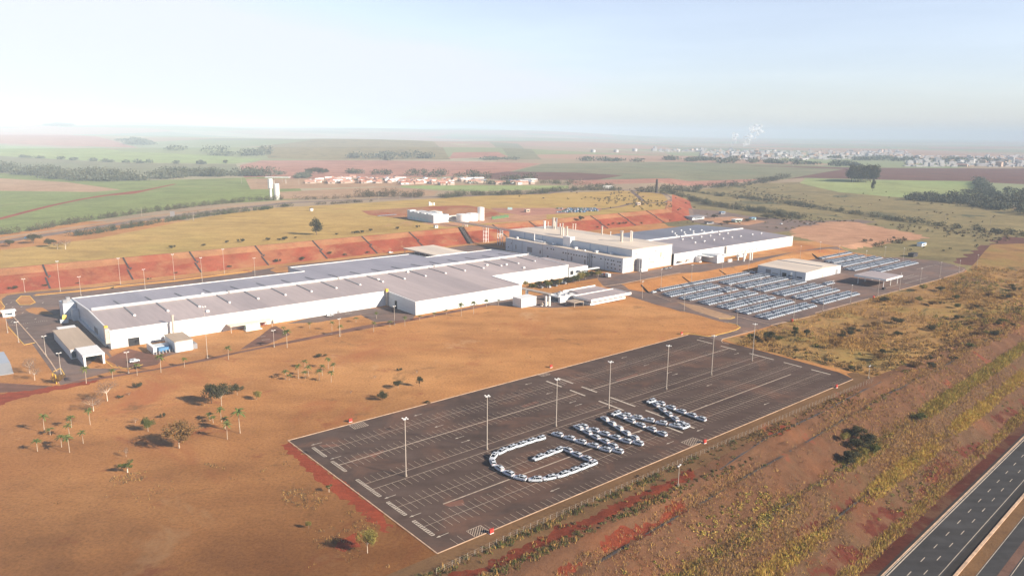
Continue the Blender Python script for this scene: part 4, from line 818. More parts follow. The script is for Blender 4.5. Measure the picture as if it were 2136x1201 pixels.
# gate buildings at the far end
def small_building(name, label, u, v, L_, Wd, h, wm, rm, over=.6, cat='building', f_=None, grp=None):
    q = G(*(f_(u, v) if f_ else (u, v))); o = thing(name, label, cat, q, TH, grp)
    b = MB(); b.box(0, L_, 0, Wd, -.5, h); b.build('wall', wm, o)
    b = MB(); b.box(-over, L_ + over, -over, Wd + over, h, h + .45); b.build('roof', rm, o)
    b = MB(); b.box(L_ * .2, L_ * .8, -.08, 0, 1.1, 2.2); b.build('window', 'glass2', o); return o
small_building('gatehouse', 'bluish white gatehouse with dark overhanging roof at the far entrance', 310, 205, 26, 10, 3.6, 'wallb', 'grey', 2, f_=zf(1400, 430, .14157))
small_building('canteen', 'low white building with pale roof among shrubs by the far entrance', 945, 238, 15, 6, 3, 'aqua', 'white', .8, f_=zf(1400, 430, .14157))
small_building('bus_shelter', 'dark long shelter roof just beyond the dark-roofed hall', 525, 270, 14, 3.5, 2.6, 'grey', 'dark', .6, 'shelter', f_=zf(1400, 430, .14157))
small_building('guard_post', 'little dark box building above the far entrance road', 735, 122, 10, 4, 3, 'grey', 'bluep', .2, f_=zf(1400, 430, .14157))
small_building('changing_room', 'narrow bluish building behind shrubs at the far entrance', 1185, 206, 10, 4, 2.6, 'aqua', 'bluep', .4, f_=zf(1400, 430, .14157))
small_building('blue_shed', 'small bright blue and white shed on the scrub hillside', 1070, 262, 11, 5, 3, 'white', 'bluep', .2, 'shed', f_=ZR)
small_building('dark_shed', 'dark low shed in the scrub below the blue one', 985, 370, 10, 5, 3.2, 'drain', 'dark', .2, 'shed', f_=ZR)
gh = small_building('gate_cabin', 'small white gate cabin at the left edge of the loop road', 25, 483, 6, 4, 3.2, 'white', 'white', .8, f_=ZA)
small_building('kiosk', 'tiny white cabin on the yellow plateau field', 648, 440, 3.4, 3, 3, 'white', 'dark', .2, 'cabin')
small_building('pump_cabin', 'small white and dark cabin below the utility block on the bank top', 908, 476, 3.4, 3, 2.6, 'white', 'grey', .2, 'cabin')
small_building('yellow_cabin', 'low cream hut on the plateau right of the green containers', 1098, 443, 6, 4, 3, 'rooft', 'roofc', .3, 'hut')
small_building('roadside_hut', 'pale hut between the plateau car yard and curved track', 1330, 428, 6, 4, 3, 'render', 'roofc', .3, 'hut')
sm = thing('skate_ramp_roof', 'pale metal canopy with sloping end at the far left edge', 'canopy', G(20, 775)); b = MB(); b.box(-5, 1, 4, 26, 3.0, 3.3); b.add([(-5, 4, 3.0), (1, 4, 3.0), (1, -5, .2), (-5, -5, .2), (-5, 4, 3.3), (1, 4, 3.3), (1, -5, .5), (-5, -5, .5)], [(0, 1, 2, 3), (4, 7, 6, 5), (0, 3, 7, 4), (1, 5, 6, 2), (3, 2, 6, 7)]); b.build('roof', 'silver', sm)
for y in (5, 12, 19, 25):
    for x in (-4.8, .5): MB().box(x, x + .3, y, y + .3, 0, 3.0).build('post', 'steel', sm)
# containers and small machines on the plateau
for k in range(4):
    q = G(*ZQ(1500 + 60 * k, 405 - 8 * k)); o = MB().box(-2.7, 2.7, -1.2, 1.2, 0, 2.9).build('shipping_container', 'greenp'); o.location = q; o.rotation_euler = (0, 0, TH - .5 + 1.2 * 0)
    for j in range(8): pass
    tag(o, f'green shipping container on the plateau, {ordw(k + 1)} from the left of the row', 'container', 'green containers')
q = G(*ZQ(1735, 265)); o = MB().box(-3, 3, -1.2, 1.2, 0, 2.6).box(-2.6, 2.6, -1, 1, 2.6, 2.8).build('tank_container', 'aqua'); o.location = q; tag(o, 'lone pale aqua container farther back on the plateau field', 'container')
q = G(*ZQ(540, 205)); o = thing('cooling_tower', 'white cylinders of a small cooling unit behind the utility block', 'machine', q)
for x, h in ((0, 5), (3, 3.4), (7, 3.6)): MB().tube([(x, 0, 0), (x, 0, h)], 1.3, 12).build('tank', 'white', o)
o = thing('solar_rack', 'pale blue low panels laid out left of the utility block', 'panels', G(790, 452)); 
for k in range(5): MB().box(k * 5, k * 5 + 4.4, 0, 4, .8, 1.0).box(k * 5 + 2, k * 5 + 2.2, 1.9, 2.1, 0, .8).build('panel', 'silver', o)
# water towers, billboard, roadside sign
for u, tp, r, nm, lb in ((565.5, 373, 3.2, 1, 'left water tower, a white cylinder tank on a slimmer shaft'), (578, 383, 4.2, 0, 'right water tower, a full-width plain white column')):
    q = G(u, 416.5); h = zfrom(q, tp); o = thing('water_tower', lb, 'water tower', q, 0)
    b = MB()
    if nm: b.tube([(0, 0, -.5), (0, 0, h * .5)], r * .55, 16); b.build('shaft', 'white', o); b = MB(); b.tube([(0, 0, h * .5), (0, 0, h * .54), (0, 0, h * .98), (0, 0, h)], [r * .55, r, r, r * .8], 18)
    else: b.tube([(0, 0, -.5), (0, 0, h)], r * .9, 18)
    b.build('tank', 'white', o)
q = G(1268, 396); o = thing('billboard', 'blank white roadside billboard on two posts beyond the plateau', 'billboard', q, 0); h = zfrom(q, 387); b = MB(); b.box(-9, 9, -.3, .3, h * .25, h); b.build('panel', 'white', o); MB().box(-6, -5.4, -.2, .2, 0, h * .25).build('post', 'steel', o); MB().box(5.4, 6, -.2, .2, 0, h * .25).build('post', 'steel', o)
q = G(*ZM(1283, 768)); o = thing('road_sign', 'small grey sign board beside the far dirt road', 'sign', q, 0); b = MB(); b.box(-2.6, 2.6, -.1, .1, 2, 8); b.build('board', 'silver', o); b = MB(); b.box(-.2, .2, -.1, .1, 0, 2); b.build('post', 'steel', o)
q = G(575, 378); o = thing('highway_shelter', 'thin white flat roof above the road behind the water towers', 'canopy', G(580, 383), 0); b = MB(); b.box(-22, 22, -5, 5, 11, 12); b.build('roof', 'white', o); MB().box(-8, -7, -1, 1, 0, 11).build('post', 'steel', o); MB().box(14, 15, -1, 1, 0, 11).build('post', 'steel', o)
q = G(*ZO(1172, 575)); o = MB().tube([(0, 0, 0), (0, 0, 22)], [2.4, 1.8], 10).build('dark_tower', 'drain'); o.location = q; tag(o, 'slim dark tower behind the right end of the plateau', 'tower')
# hydrant boxes
for (s, t), lb in (((17.6, -.9), 'red hydrant cabinet at the lower left hatched patch'), ((116.6, -.9), 'red hydrant cabinet by the hatched patch below the last letter'), ((213.8, -.9), 'red hydrant cabinet near the right end of the near lot edge'), ((26, 97), 'red hydrant cabinet on the dirt by the upper left hatched patch'), ((133.2, 99), 'red hydrant cabinet on the dirt halfway along the upper lot edge'), ((232, 98), 'red hydrant cabinet at the upper right corner of the lot')):
    o = thing('hydrant_cabinet', lb, 'hydrant', gs(s, t)); b = MB(); b.box(-.6, .6, -.3, .3, .15, 1.3); b.build('box', 'redp', o); b = MB(); b.box(-.7, .7, -.4, .4, 0, .15); b.build('base', 'white', o); b = MB(); b.tube([(.8, 0, 0), (.8, 0, 1.5)], .08, 6); b.build('pipe', 'redp', o)
for u, v, lb in ((1652, 671, 'left'), (1822, 622, 'right')):
    o = thing('red_post_box', f'{lb} of two tiny red boxes on the lower edge of the car yard', 'hydrant', G(u, v)); b = MB(); b.box(-.8, .8, -.4, .4, 0, 1.6); b.build('box', 'redp', o); b = MB(); b.box(-.9, .9, -.5, .5, 1.6, 1.7); b.build('lid', 'redp', o)
yb = thing('height_barrier', 'yellow height barrier posts where the front road meets the left road', 'barrier', G(*ZA(440, 1010)), 0); MB().tube([(0, 0, 0), (0, 0, 4)], .2, 6).build('post', 'yell', yb); MB().tube([(3.2, -3, 0), (3.2, -3, 4)], .2, 6).build('post', 'yell', yb); b = MB(); b.tube([(0, 0, 4), (3.2, -3, 4)], .2, 6); b.build('beam', 'yell', yb)
q = G(*ZA(530, 525)); o = thing('waste_skip', 'yellow and grey skip beside the shaded gable of the long hall', 'skip', q); b = MB(); b.box(-2, 2, -1.2, 1.2, 0, 2); b.build('body', 'wallb', o); b = MB(); b.add([(-1, -1, 2), (1.4, -1, 2), (1.4, 1.2, 2), (-1, 1.2, 2), (-.4, 0, 4.6), (1.6, .4, 4.2)], [(0, 1, 2, 3), (0, 4, 5, 1), (1, 5, 2), (2, 5, 4, 3), (3, 4, 0)]); b.build('load', 'yell', o)

# ---------------------------------------------------------------- lamp posts
def pole_meshes(h, heads, big):
    b = MB(); b.tube([(0, 0, 0), (0, 0, h)], [.18 if big else .13, .12 if big else .08], 8); c = MB()
    if heads == 2: c.box(-1.1, -.35, -.2, .2, h - .1, h + .12); c.box(.35, 1.1, -.2, .2, h - .1, h + .12); c.box(-.5, .5, -.06, .06, h - .25, h - .13)
    else:
        for k in range(4): a = k * math.pi / 2 + .4; x = .9 * math.cos(a); y = .9 * math.sin(a); c.box(x - .22, x + .22, y - .22, y + .22, h - .2, h + .05)
        c.tube([(0, 0, h - .4), (0, 0, h - .1)], .5, 8)
    return b.mesh('pole', 'steel'), c.mesh('lamp_head', 'white'), MB().tube([(0, 0, 0), (0, 0, .7)], .38, 8).mesh('base', 'conc')
PM = {}
def pole(u, v, vt, label, group, big=True, h=None, f_=None):
    q = G(*(f_(u, v) if f_ else (u, v))); h = h or max(4, round(zfrom(q, (f_(0, vt)[1] if f_ else vt)) / 1.0)); k = (h, big)
    if k not in PM: PM[k] = pole_meshes(h, 4 if h > 16 else 2, big)
    o = thing('light_pole', label, 'lamp post', q, random.uniform(0, .3) + TH, group)
    for nm, me in zip(('pole', 'lamp_head', 'base'), PM[k]): c = bpy.data.objects.new(nm, me); COL.objects.link(c); c.parent = o
def poles(L, fmt, group, **kw):
    for i, a in enumerate(sorted(L)): pole(*a, fmt.format(ordw(i + 1)), group, **kw)
poles([(847, 993, 875), (1016, 937, 827), (1160, 889, 788), (1270, 852, 756), (1390, 812, 722), (1484, 782, 700), (1569, 753, 675)], 'tall four-lamp mast in the middle of the big car park, {} from the left', 'tall masts in the big car park')
poles([(52, 609, 582), (126, 608, 545), (169, 617, 577), (251.5, 593, 538), (303, 603, 563), (364, 583, 530), (422, 588, 538), (468, 570, 520), (532, 576, 538)], 'lamp post along the road behind the long hall, {} from the left', 'lamp posts behind the long hall', big=False)
poles([(96, 742, 702), (127.5, 780, 736), (268, 778, 734), (433, 747, 640), (572, 724, 687), (708.6, 702, 664), (823, 677, 639), (16, 694, 655), (39, 714, 672)], 'lamp post around the near side of the long hall, {} from the left', 'lamp posts before the long hall', big=False)
poles([(1339.6, 622, 588), (1335.6, 588, 560), (1378.6, 600, 562), (1427, 648, 612), (1537, 678, 644), (1442, 589, 552), (1505.5, 577, 538), (1561, 568, 505), (1522, 634, 596), (1585, 618, 580), (1655, 670, 618), (1716, 649, 596), (1774, 633, 594), (1735, 620, 585), (1831, 618, 584), (1876, 606, 570), (1919.6, 591, 560), (1960, 580, 547), (2000, 570, 543), (2037, 560, 531), (1806, 543, 522), (1845, 537, 516), (1883, 549, 516), (1750, 527, 512), (1669, 538, 514), (1710, 526, 505), (1648, 600, 570), (1585, 652, 620)], 'lamp post around the yard of new cars, {} from the left', 'lamp posts around the car yard', big=False)
poles([(1400 + 24975 * 0, 0, 0)] and [(1811.5, 789, 764), (1414.5, 1013, 968)], 'short lamp post on the bank edge by the track, {} from the left', 'lamp posts by the red track', big=False)
tp = MB().tube([(0, 0, 0), (0, 0, 9)], [.22, .14], 6).mesh('wood_pole', 'conc'); ta_ = MB().box(-1.2, 1.2, -.08, .08, 8.1, 8.3).mesh('cross_arm', 'conc')
i = 0
for u, v in sorted([(500 + 31 * k + random.uniform(-4, 4), 381 + random.uniform(-3, 5)) for k in range(24)] + [(1125 + 27 * k, 388 - .2 * k) for k in range(8)] + [(834, 417), (861, 419), (790, 418), (1020, 399), (296, 452), (404, 461), (1530, 440), (1655, 350), (2065, 470), (1970, 462)]):
    o = thing('utility_pole', f'thin pale utility pole of the far roads, {ordw(i + 1)} from the left', 'utility pole', G(u, v), random.uniform(0, 3), 'utility poles of the far roads'); i += 1
    for nm, me in (('shaft', tp), ('cross_arm', ta_)): c = bpy.data.objects.new(nm, me); COL.objects.link(c); c.parent = o; c.scale = (1.3, 1.3, 1.2)

# ---------------------------------------------------------------- cars
def loft(mb, st, mi=0):
    """st: list of (x, [(y,z)...half ring from bottom centre to top centre])"""
    n_ = len(st[0][1]); vs = []
    for x, ring in st:
        for y, z in ring: vs.append((x, y, z))
        for y, z in ring[::-1][1:-1] if False else ring[::-1]: vs.append((x, -y, z))
    N = 2 * n_; fs = []
    for i in range(len(st) - 1):
        for k in range(N): fs.append((i * N + k, i * N + (k + 1) % N, (i + 1) * N + (k + 1) % N, (i + 1) * N + k))
    fs += [tuple(range(N))[::-1], tuple(range((len(st) - 1) * N, len(st) * N))]
    return mb.add(vs, fs, mi)
def ring(w_, zb, zt, top): return [(w_ * .80, zb), (w_ * .97, zb + .12), (w_, (zb + zt) / 2), (w_ * .97, zt - .08), (top, zt)]
def car_body(mb, mi=0):
    loft(mb, [(-2.26, ring(.74, .50, 1.02, .58)), (-2.16, ring(.88, .36, 1.13, .76)), (-1.6, ring(.93, .30, 1.15, .80)), (0, ring(.93, .29, 1.13, .80)), (.9, ring(.93, .29, 1.11, .80)), (1.45, ring(.92, .30, 1.06, .76)), (2.05, ring(.88, .34, .98, .66)), (2.28, ring(.74, .42, .84, .52))], mi)
    loft(mb, [(-2.0, [(.56, 1.60), (.61, 1.63), (.4, 1.65)]), (-1.5, [(.60, 1.65), (.64, 1.68), (.42, 1.72)]), (-.2, [(.61, 1.68), (.65, 1.71), (.42, 1.76)]), (.35, [(.58, 1.62), (.62, 1.65), (.4, 1.69)])], mi)
    for sy in (-1, 1):
        for a, b in (((-2.14, .80, 1.1), (-1.9, .60, 1.63)), ((-1.45, .815, 1.1), (-1.4, .635, 1.65)), ((.0, .815, 1.1), (-.1, .635, 1.68)), ((1.05, .76, 1.08), (.32, .58, 1.65))):
            mb.tube([(a[0], sy * a[1], a[2]), (b[0], sy * b[1], b[2])], .045, 4, mi)
def car_glass(mb, mi=0):
    loft(mb, [(-2.15, [(.70, 1.06), (.74, 1.08), (.72, 1.11)]), (-1.92, [(.70, 1.06), (.77, 1.08), (.57, 1.60)]), (-.2, [(.70, 1.06), (.79, 1.08), (.60, 1.70)]), (.30, [(.70, 1.06), (.78, 1.08), (.57, 1.63)]), (1.10, [(.66, 1.03), (.74, 1.06), (.70, 1.09)])], mi)
def wheel(mb, x, y, mt, mr): mb.tube([(x, y - .11, .34), (x, y + .11, .34)], .34, 14, mt); mb.tube([(x, y - .125, .34), (x, y + .125, .34)], .2, 8, mr)
_b = MB(); car_body(_b); CB = _b.mesh('body', 'whitec')
_b = MB(); car_glass(_b); CG = _b.mesh('windows', 'glass')
_b = MB().box(-.95, -.05, -.42, .42, 1.60, 1.775); CS = _b.mesh('sunroof', 'glass')
WT = MB().tube([(0, -.11, 0), (0, .11, 0)], .34, 14).mesh('tyre', 'tyre'); WR = MB().tube([(0, -.125, 0), (0, .125, 0)], .21, 8).mesh('rim', 'rim')
HL = MB().box(-.12, .16, -.22, .22, -.07, .07).mesh('headlight', 'lens'); TL = MB().box(-.08, .08, -.2, .2, -.07, .07).mesh('tail_light', 'tail'); CL = MB().box(-2.0, 2.0, -.945, .945, .26, .42).mesh('cladding', 'grille'); GR = MB().box(-.1, .1, -.45, .45, -.14, .12).mesh('grille', 'grille'); MR = MB().box(-.08, .08, -.1, .1, -.07, .07).mesh('wing_mirror', 'whitec')
def lnk(me, par, loc=(0, 0, 0)): c = bpy.data.objects.new(me.name, me); COL.objects.link(c); c.parent = par; c.location = loc; return c
def letter_car(x, y, rz, label):
    o = thing('parked_car', label, 'car', (x, y, .004), rz, 'white cars forming three giant letters')
    lnk(CB, o); lnk(CG, o); lnk(CS, o); lnk(GR, o, (2.22, 0, .68)); lnk(CL, o)
    for sx in (-1.42, 1.45):
        for sy in (-.83, .83): q = bpy.data.objects.new('wheel', WT); COL.objects.link(q); q.parent = o; q.location = (sx, sy, .34); c = bpy.data.objects.new('rim', WR); COL.objects.link(c); c.parent = q
    for sy in (-.6, .6): lnk(HL, o, (2.1, sy, .86)); lnk(TL, o, (-2.2, sy, 1.0)); lnk(MR, o, (.8, sy * 1.64, 1.14))
GP = [(578, 450), (497, 473), (417, 500), (337, 525), (260, 557), (197, 597), (190, 645), (243, 692), (320, 735), (415, 772), (540, 785), (655, 772), (762, 747), (850, 717), (930, 687), (1005, 657)]
GI = [(960, 612), (880, 580), (803, 542)]; GJ = [(727, 547), (647, 577), (565, 607)]
STK = [(GP, 'outer curve of the letter G', 'upper tip'), (GI, 'short inner hook of the letter G', 'right'), (GJ, 'inner bar of the letter G', 'right'),
       ([(722, 415), (820, 445), (912, 475), (1015, 505), (1117, 537), (1217, 550)], 'first stroke of the letter W', 'top'), ([(895, 358), (967, 395), (1035, 435), (1112, 470), (1180, 507)], 'second stroke of the letter W', 'top'),
       ([(930, 347), (1022, 378), (1107, 408), (1197, 438), (1287, 468), (1385, 485)], 'third stroke of the letter W', 'top'), ([(1115, 287), (1172, 325), (1230, 362), (1290, 402), (1360, 442)], 'fourth stroke of the letter W', 'top'),
       ([(1207, 243), (1250, 267), (1325, 300), (1407, 337), (1497, 370), (1585, 407)], 'first leg of the letter M', 'top'), ([(1285, 255), (1377, 275), (1475, 297), (1580, 320), (1692, 342), (1775, 352)], 'second stroke of the letter M', 'top'),
       ([(1535, 168), (1592, 210), (1640, 245), (1692, 285), (1750, 325)], 'third stroke of the letter M', 'top'), ([(1497, 142), (1570, 158), (1657, 193), (1742, 225), (1827, 255), (1907, 285)], 'last leg of the letter M', 'top')]
NL = 0
for pts_, nm, frm in STK:
    W_ = []
    for a in pts_:
        u, v = ZG(*a); d = ray(u, v); k = (.85 - CAMH) / d[2]; W_.append(d[:2] * k)
    for i, p in enumerate(W_):
        a = W_[max(i - 1, 0)]; b = W_[min(i + 1, len(W_) - 1)]
        if 'curve' not in nm: a, b = W_[0], W_[-1]
        d = b - a; rzz = math.atan2(d[1], d[0])
        if nm == 'first leg of the letter M' and i == 0 or nm == 'last leg of the letter M' and i == 0: rzz = TH + math.pi
        if nm == 'second stroke of the letter M' and i == 5: rzz = TH + math.pi
        if math.cos(rzz) > 0: rzz += math.pi
        letter_car(p[0], p[1], rzz, f'white car in the {nm}, {ordw(i + 1)} from its {frm if frm != "top" else "top end"}'); NL += 1
# cars of the yard
def small_car(pm, name='yard_car'):
    b = MB(); loft(b, [(-2.28, ring(.8, .36, .95, .6)), (-1.5, ring(.92, .26, 1.03, .8)), (.95, ring(.92, .25, 1.0, .8)), (1.6, ring(.9, .27, .93, .72)), (2.3, ring(.76, .32, .74, .5))], 0)
    car_glass(b, 1); loft(b, [(-1.75, [(.57, 1.56), (.6, 1.58), (.4, 1.62)]), (-.2, [(.6, 1.66), (.64, 1.69), (.42, 1.73)]), (.4, [(.58, 1.59), (.61, 1.61), (.4, 1.66)])], 0)
    for sx in (-1.42, 1.45):
        for sy in (-.83, .83): b.tube([(sx, sy - .11, .34), (sx, sy + .11, .34)], .34, 8, 2)
    return b.mesh('yard_car', [pm, 'glass2', 'tyre'])
YC = [small_car('whitec'), small_car('silver')]
BLK = dict(b7=(311.5, 370.5, 92), b6=(313, 371.5, 107.7), b5=(315, 373.5, 123), b4=(315, 373.6, 138.6), b3=(315.5, 355, 154.6), b3b=(360.5, 374.8, 155.4), b2=(315, 376, 170.6), b1=(325, 440, 187.5), c6=(380.5, 432.5, 92.2), c5=(382, 434, 107.8), c4=(382.5, 439, 123), c3=(384, 445, 139.6), c2=(384, 446.3, 155), c1=(386, 446, 171),
           d1=(560, 620.5, 188.5), d2=(547, 608.5, 170.5), d3=(535, 612.5, 156), d4=(523.7, 610.6, 140), d5=(535.5, 609.6, 123.4), e1=(446, 458, 124))
BN = dict(b7='nearest left block', b6='second left block', b5='third left block', b4='fourth left block', c6='nearest right block', c5='second right block')
COLR = random.Random(3); allc = []
for k, (a, b, t) in BLK.items():
    nr = 1 if k in ('b1', 'd1', 'e1') else 2
    for r in range(nr):
        s = a + 1.0; i = 0
        while s < b:
            i += 1
            if not (r and COLR.random() < .03): allc.append((k, r, i, s, t + 2.4 + r * 5.25))
            s += 2.5
allc.sort(key=lambda q: (q[0] not in BN, list(BLK).index(q[0])))
NIND = 300 - NL; ind = 0; mb = MB(); src = None
for k, r, i, s, t in allc:
    p = gs(s, t); si = 1 if COLR.random() < .12 else 0
    if k in BN and ind < NIND:
        o = bpy.data.objects.new('yard_car', YC[si]); COL.objects.link(o); o.location = p; o.rotation_euler = (0, 0, TH - math.pi / 2 + COLR.uniform(-.02, .02))
        tag(o, f'{ordw(i)} car from the left, {["front", "back"][r]} row, {BN[k]} of the yard', 'car', 'new cars parked in rows in the yard'); ind += 1
    else:
        me = YC[si]
        if src is None: src = ([tuple(v.co) for v in me.vertices], [tuple(f.vertices) for f in me.polygons], [f.material_index for f in me.polygons])
        c_, s_ = math.cos(TH - math.pi / 2), math.sin(TH - math.pi / 2); base = len(mb.v)
        mb.v += [(p.x + x * c_ - y * s_, p.y + x * s_ + y * c_, p.z + z) for x, y, z in src[0]]; mb.f += [tuple(base + j for j in f) for f in src[1]]; mb.m += [(3 if (m == 0 and si) else m) for m in src[2]]
o = mb.build('far_parked_cars', ['whitec', 'glass2', 'tyre', 'silver']); tag(o, 'remaining rows of new white cars in the farther yard blocks', 'cars', None, 'stuff')
# cars on the plateau
b = MB()
PI_ = [(n_ + 1, k + 1) for n_, (x0, x1) in enumerate(((520, 720), (500, 735), (480, 750), (440, 640))) for k in range(len(np.arange(x0, x1, 15)))] + [(5, k) for k in (1, 2, 3)]
PC = [G(*ZO(x, y)) for y, x0, x1 in ((697, 520, 720), (706, 500, 735), (715, 480, 750), (724, 440, 640)) for x in np.arange(x0, x1, 15)] + [G(*ZO(x, 697)) for x in (435, 450, 465)]
CM = [small_car(m_, 'x') for m_ in ('whitec', 'silver', 'bluep', 'grey', 'greenp')]
for i, q in enumerate(PC):
    o = bpy.data.objects.new('stored_car', CM[[0, 2, 1, 3, 0, 2, 4, 1][i % 8]]); COL.objects.link(o); o.location = q; o.rotation_euler = (0, 0, TH + COLR.choice([0, .1, 1.6])); tag(o, f'{["white", "blue", "silver", "dark grey", "white", "blue", "green", "silver"][i % 8]} stored car on the plateau, {ordw(PI_[i][1])} in the {ordw(PI_[i][0])} row', 'car', 'mixed cars on the plateau')
# single vehicles about the site
def veh(u, v, rz, label, pm='whitec', f_=None, name='parked_car', truck=0):
    o = thing(name, label, 'truck' if truck else 'car', G(*(f_(u, v) if f_ else (u, v))), rz)
    b = MB()
    if truck:
        b.box(1.2, 3.2, -1.1, 1.1, .5, 2.7); b.build('cab', pm, o); b = MB(); b.box(-4, 1.0, -1.2, 1.2, .9, 3.2); b.build('cargo_box', 'white', o); b = MB(); b.box(3.2, 3.25, -1, 1, 1.5, 2.4); b.build('windscreen', 'glass', o)
        for x in (-3, 2.2):
            for y in (-1, 1): b = MB(); b.tube([(x, y - .15, .5), (x, y + .15, .5)], .5, 12); b.build('wheel', 'tyre', o)
    else:
        car_body(b); b.build('body', pm, o); lnk(CG, o)
        for x in (-1.42, 1.45):
            for y in (-.83, .83): q = bpy.data.objects.new('wheel', WT); COL.objects.link(q); q.parent = o; q.location = (x, y, .34)
veh(1110, 850, TH, 'white pickup parked in front of the left end of the long hall', f_=ZA)
veh(745, 712, TH, 'lone blue-grey car parked beside the long white wall', 'silver', f_=ZB)
veh(1245, 190, TH, 'white van on the back road near the open canopy', f_=ZB)
veh(1330, 690, 2.0, 'red cab truck stopped by the corner of the stacked building', 'redp', f_=ZC, name='box_truck', truck=1)
veh(1300, 668, 2.6, 'small white car behind the red cab truck', f_=ZC)
veh(1945, 608, TH, 'dark grey car on the road before the stacked building, left one', 'grey', f_=ZC); veh(1988, 600, TH, 'dark grey car on the road before the stacked building, right one', 'grey', f_=ZC)
veh(820, 490, TH, 'white truck under the steel gantry', f_=ZD, name='box_truck', truck=1); veh(870, 476, TH + .4, 'blue truck behind the one under the gantry', 'bluep', f_=ZD, name='box_truck', truck=1)
veh(945, 648, -.4, 'lone white car at the shaded corner of the yard warehouse', f_=ZD)
veh(320, 555, TH, 'lone white car at the left tip of the yard', f_=ZE); veh(1090, 0, 0, 'x') if False else None
for i, (x, y) in enumerate(((880, 760), (790, 785), (720, 800), (640, 805), (930, 735), (850, 745))): veh(x, y, 2.2, f'car half hidden under the trees of the staff car park, {ordw(i + 1)} one in the row', ['whitec', 'grey', 'whitec', 'silver', 'bluep', 'whitec'][i], f_=ZC)
veh(1250, 140, TH, 'small car on the entrance road beyond the bare dirt pad, left', 'whitec', f_=ZD); veh(1520, 138, TH, 'small car on the entrance road beyond the bare dirt pad, right', 'silver', f_=ZD)
veh(690, 690, TH + .1, 'dark car beside the posts of the yard canopy', 'drain', f_=ZR)
veh(205, 915, .35, 'dark blue car on the far left dirt road', 'bluep', f_=ZM)
#@@PART3

# ---------------------------------------------------------------- vegetation
def cloud_mesh(name, mats, cen, rad, per, leaf, rng, flat=1.0, up=False, mi=None):
    """leaf clumps: per leaf quads scattered in each ellipsoid"""
    cen = np.asarray(cen, float); rad = np.asarray(rad, float); N = len(cen); K = N * per
    if rad.ndim == 1: rad = np.stack([rad, rad, rad * flat], 1)
    C = np.repeat(cen, per, 0); Rr = np.repeat(rad, per, 0)
    d = rng.normal(size=(K, 3)); d /= np.linalg.norm(d, axis=1)[:, None]; r = rng.uniform(.15, 1, K) ** .5
    P = C + d * r[:, None] * Rr * rng.uniform(.8, 1.15, (K, 1))
    a = rng.normal(size=(K, 3)); a /= np.linalg.norm(a, axis=1)[:, None]; b = np.cross(a, rng.normal(size=(K, 3))); b /= np.linalg.norm(b, axis=1)[:, None]
    L = (leaf if np.isscalar(leaf) else np.repeat(leaf, per)) * rng.uniform(.6, 1.3, K); L = L[:, None]
    if up:   # grass blades: narrow, standing
        P = C + np.stack([rng.uniform(-1, 1, K), rng.uniform(-1, 1, K), np.zeros(K)], 1) * Rr * [1, 1, 0]
        a = np.stack([rng.normal(size=K) * .35, rng.normal(size=K) * .35, np.ones(K)], 1) * Rr[:, 2:3] * rng.uniform(.5, 1.1, (K, 1)); th = rng.uniform(0, 6.28, K)
        b = np.stack([np.cos(th), np.sin(th), 0 * th], 1) * L
        V = np.stack([P - b, P + b, P + a + b * .25, P + a - b * .25], 1).reshape(-1, 3)
    else: V = np.stack([P - a * L - b * L * .5, P + a * L * .3 - b * L * .6, P + a * L + b * L * .4, P - a * L * .4 + b * L * .6], 1).reshape(-1, 3)
    me = bpy.data.meshes.new(name); me.vertices.add(len(V)); me.vertices.foreach_set('co', V.ravel().astype('f')); me.loops.add(K * 4); me.loops.foreach_set('vertex_index', np.arange(K * 4, dtype='i'))
    me.polygons.add(K); me.polygons.foreach_set('loop_start', np.arange(0, K * 4, 4, dtype='i')); me.polygons.foreach_set('loop_total', np.full(K, 4, 'i'))
    for m in (mats if isinstance(mats, (list, tuple)) else [mats]): me.materials.append(M[m])
    if isinstance(mats, (list, tuple)): me.polygons.foreach_set('material_index', (np.repeat(mi, per) if mi is not None else rng.integers(0, len(mats), K)).astype('i'))
    me.update(); me.validate(); return me
def mobj(name, me, parent=None): o = bpy.data.objects.new(name, me); COL.objects.link(o); o.parent = parent; return o
rg = np.random.default_rng(11)
def crown_blobs(w_, h, n_, rng, squash=.8):
    c = []; r = []
    for i in range(n_):
        a = rng.uniform(0, 6.28); q = rng.uniform(.0, .8) ** .6 * w_ / 2; z = h * .62 + rng.uniform(-1, 1) * h * .24 * (1 - .5 * q / (w_ / 2))
        c.append((q * math.cos(a), q * math.sin(a), z)); r.append(w_ * rng.uniform(.13, .24))
    return c, r
TP = {}
def tree_protos(key, leafm_, bark, shape, seed, density=1.0):
    """unit trees of height 1 m scaled to 6 m reference"""
    rng = np.random.default_rng(seed); h = 6.0; w_ = {'round': 6.5, 'flat': 8, 'tall': 5.0, 'sparse': 7, 'young': 3.2, 'bush': 6.5}[shape]; n_ = {'round': 16, 'flat': 18, 'tall': 16, 'sparse': 16, 'young': 8, 'bush': 16}[shape]
    c, r = crown_blobs(w_, h, n_, rng)
    if shape == 'bush': c = [(x, y, max(.7, h * .42 + (z - h * .62) * .8)) for x, y, z in c]
    if shape == 'flat': c = [(x, y, h * .74 + (z - h * .62) * .45) for x, y, z in c]
    if shape == 'tall': c = [(x, y, z + (z - h * .62) * .5) for x, y, z in c]
    per = int({'sparse': 60, 'young': 80}.get(shape, 130) * density); me = cloud_mesh('crown', leafm_, c, r, per, .19 if shape != 'sparse' else .12, rng)
    b = MB(); tt = h * .38; b.tube([(0, 0, -.3), (.05, 0, tt * .6), (0, .08, tt)], [.15, .11, .09], 8)
    for x, y, z in c[:11]: b.tube([(0, .05, tt * .95), (x * .45, y * .45, tt + (z - tt) * .55), (x, y, z)], [.07, .035, .012], 5)
    TP[key] = (me, b.mesh('trunk', bark))
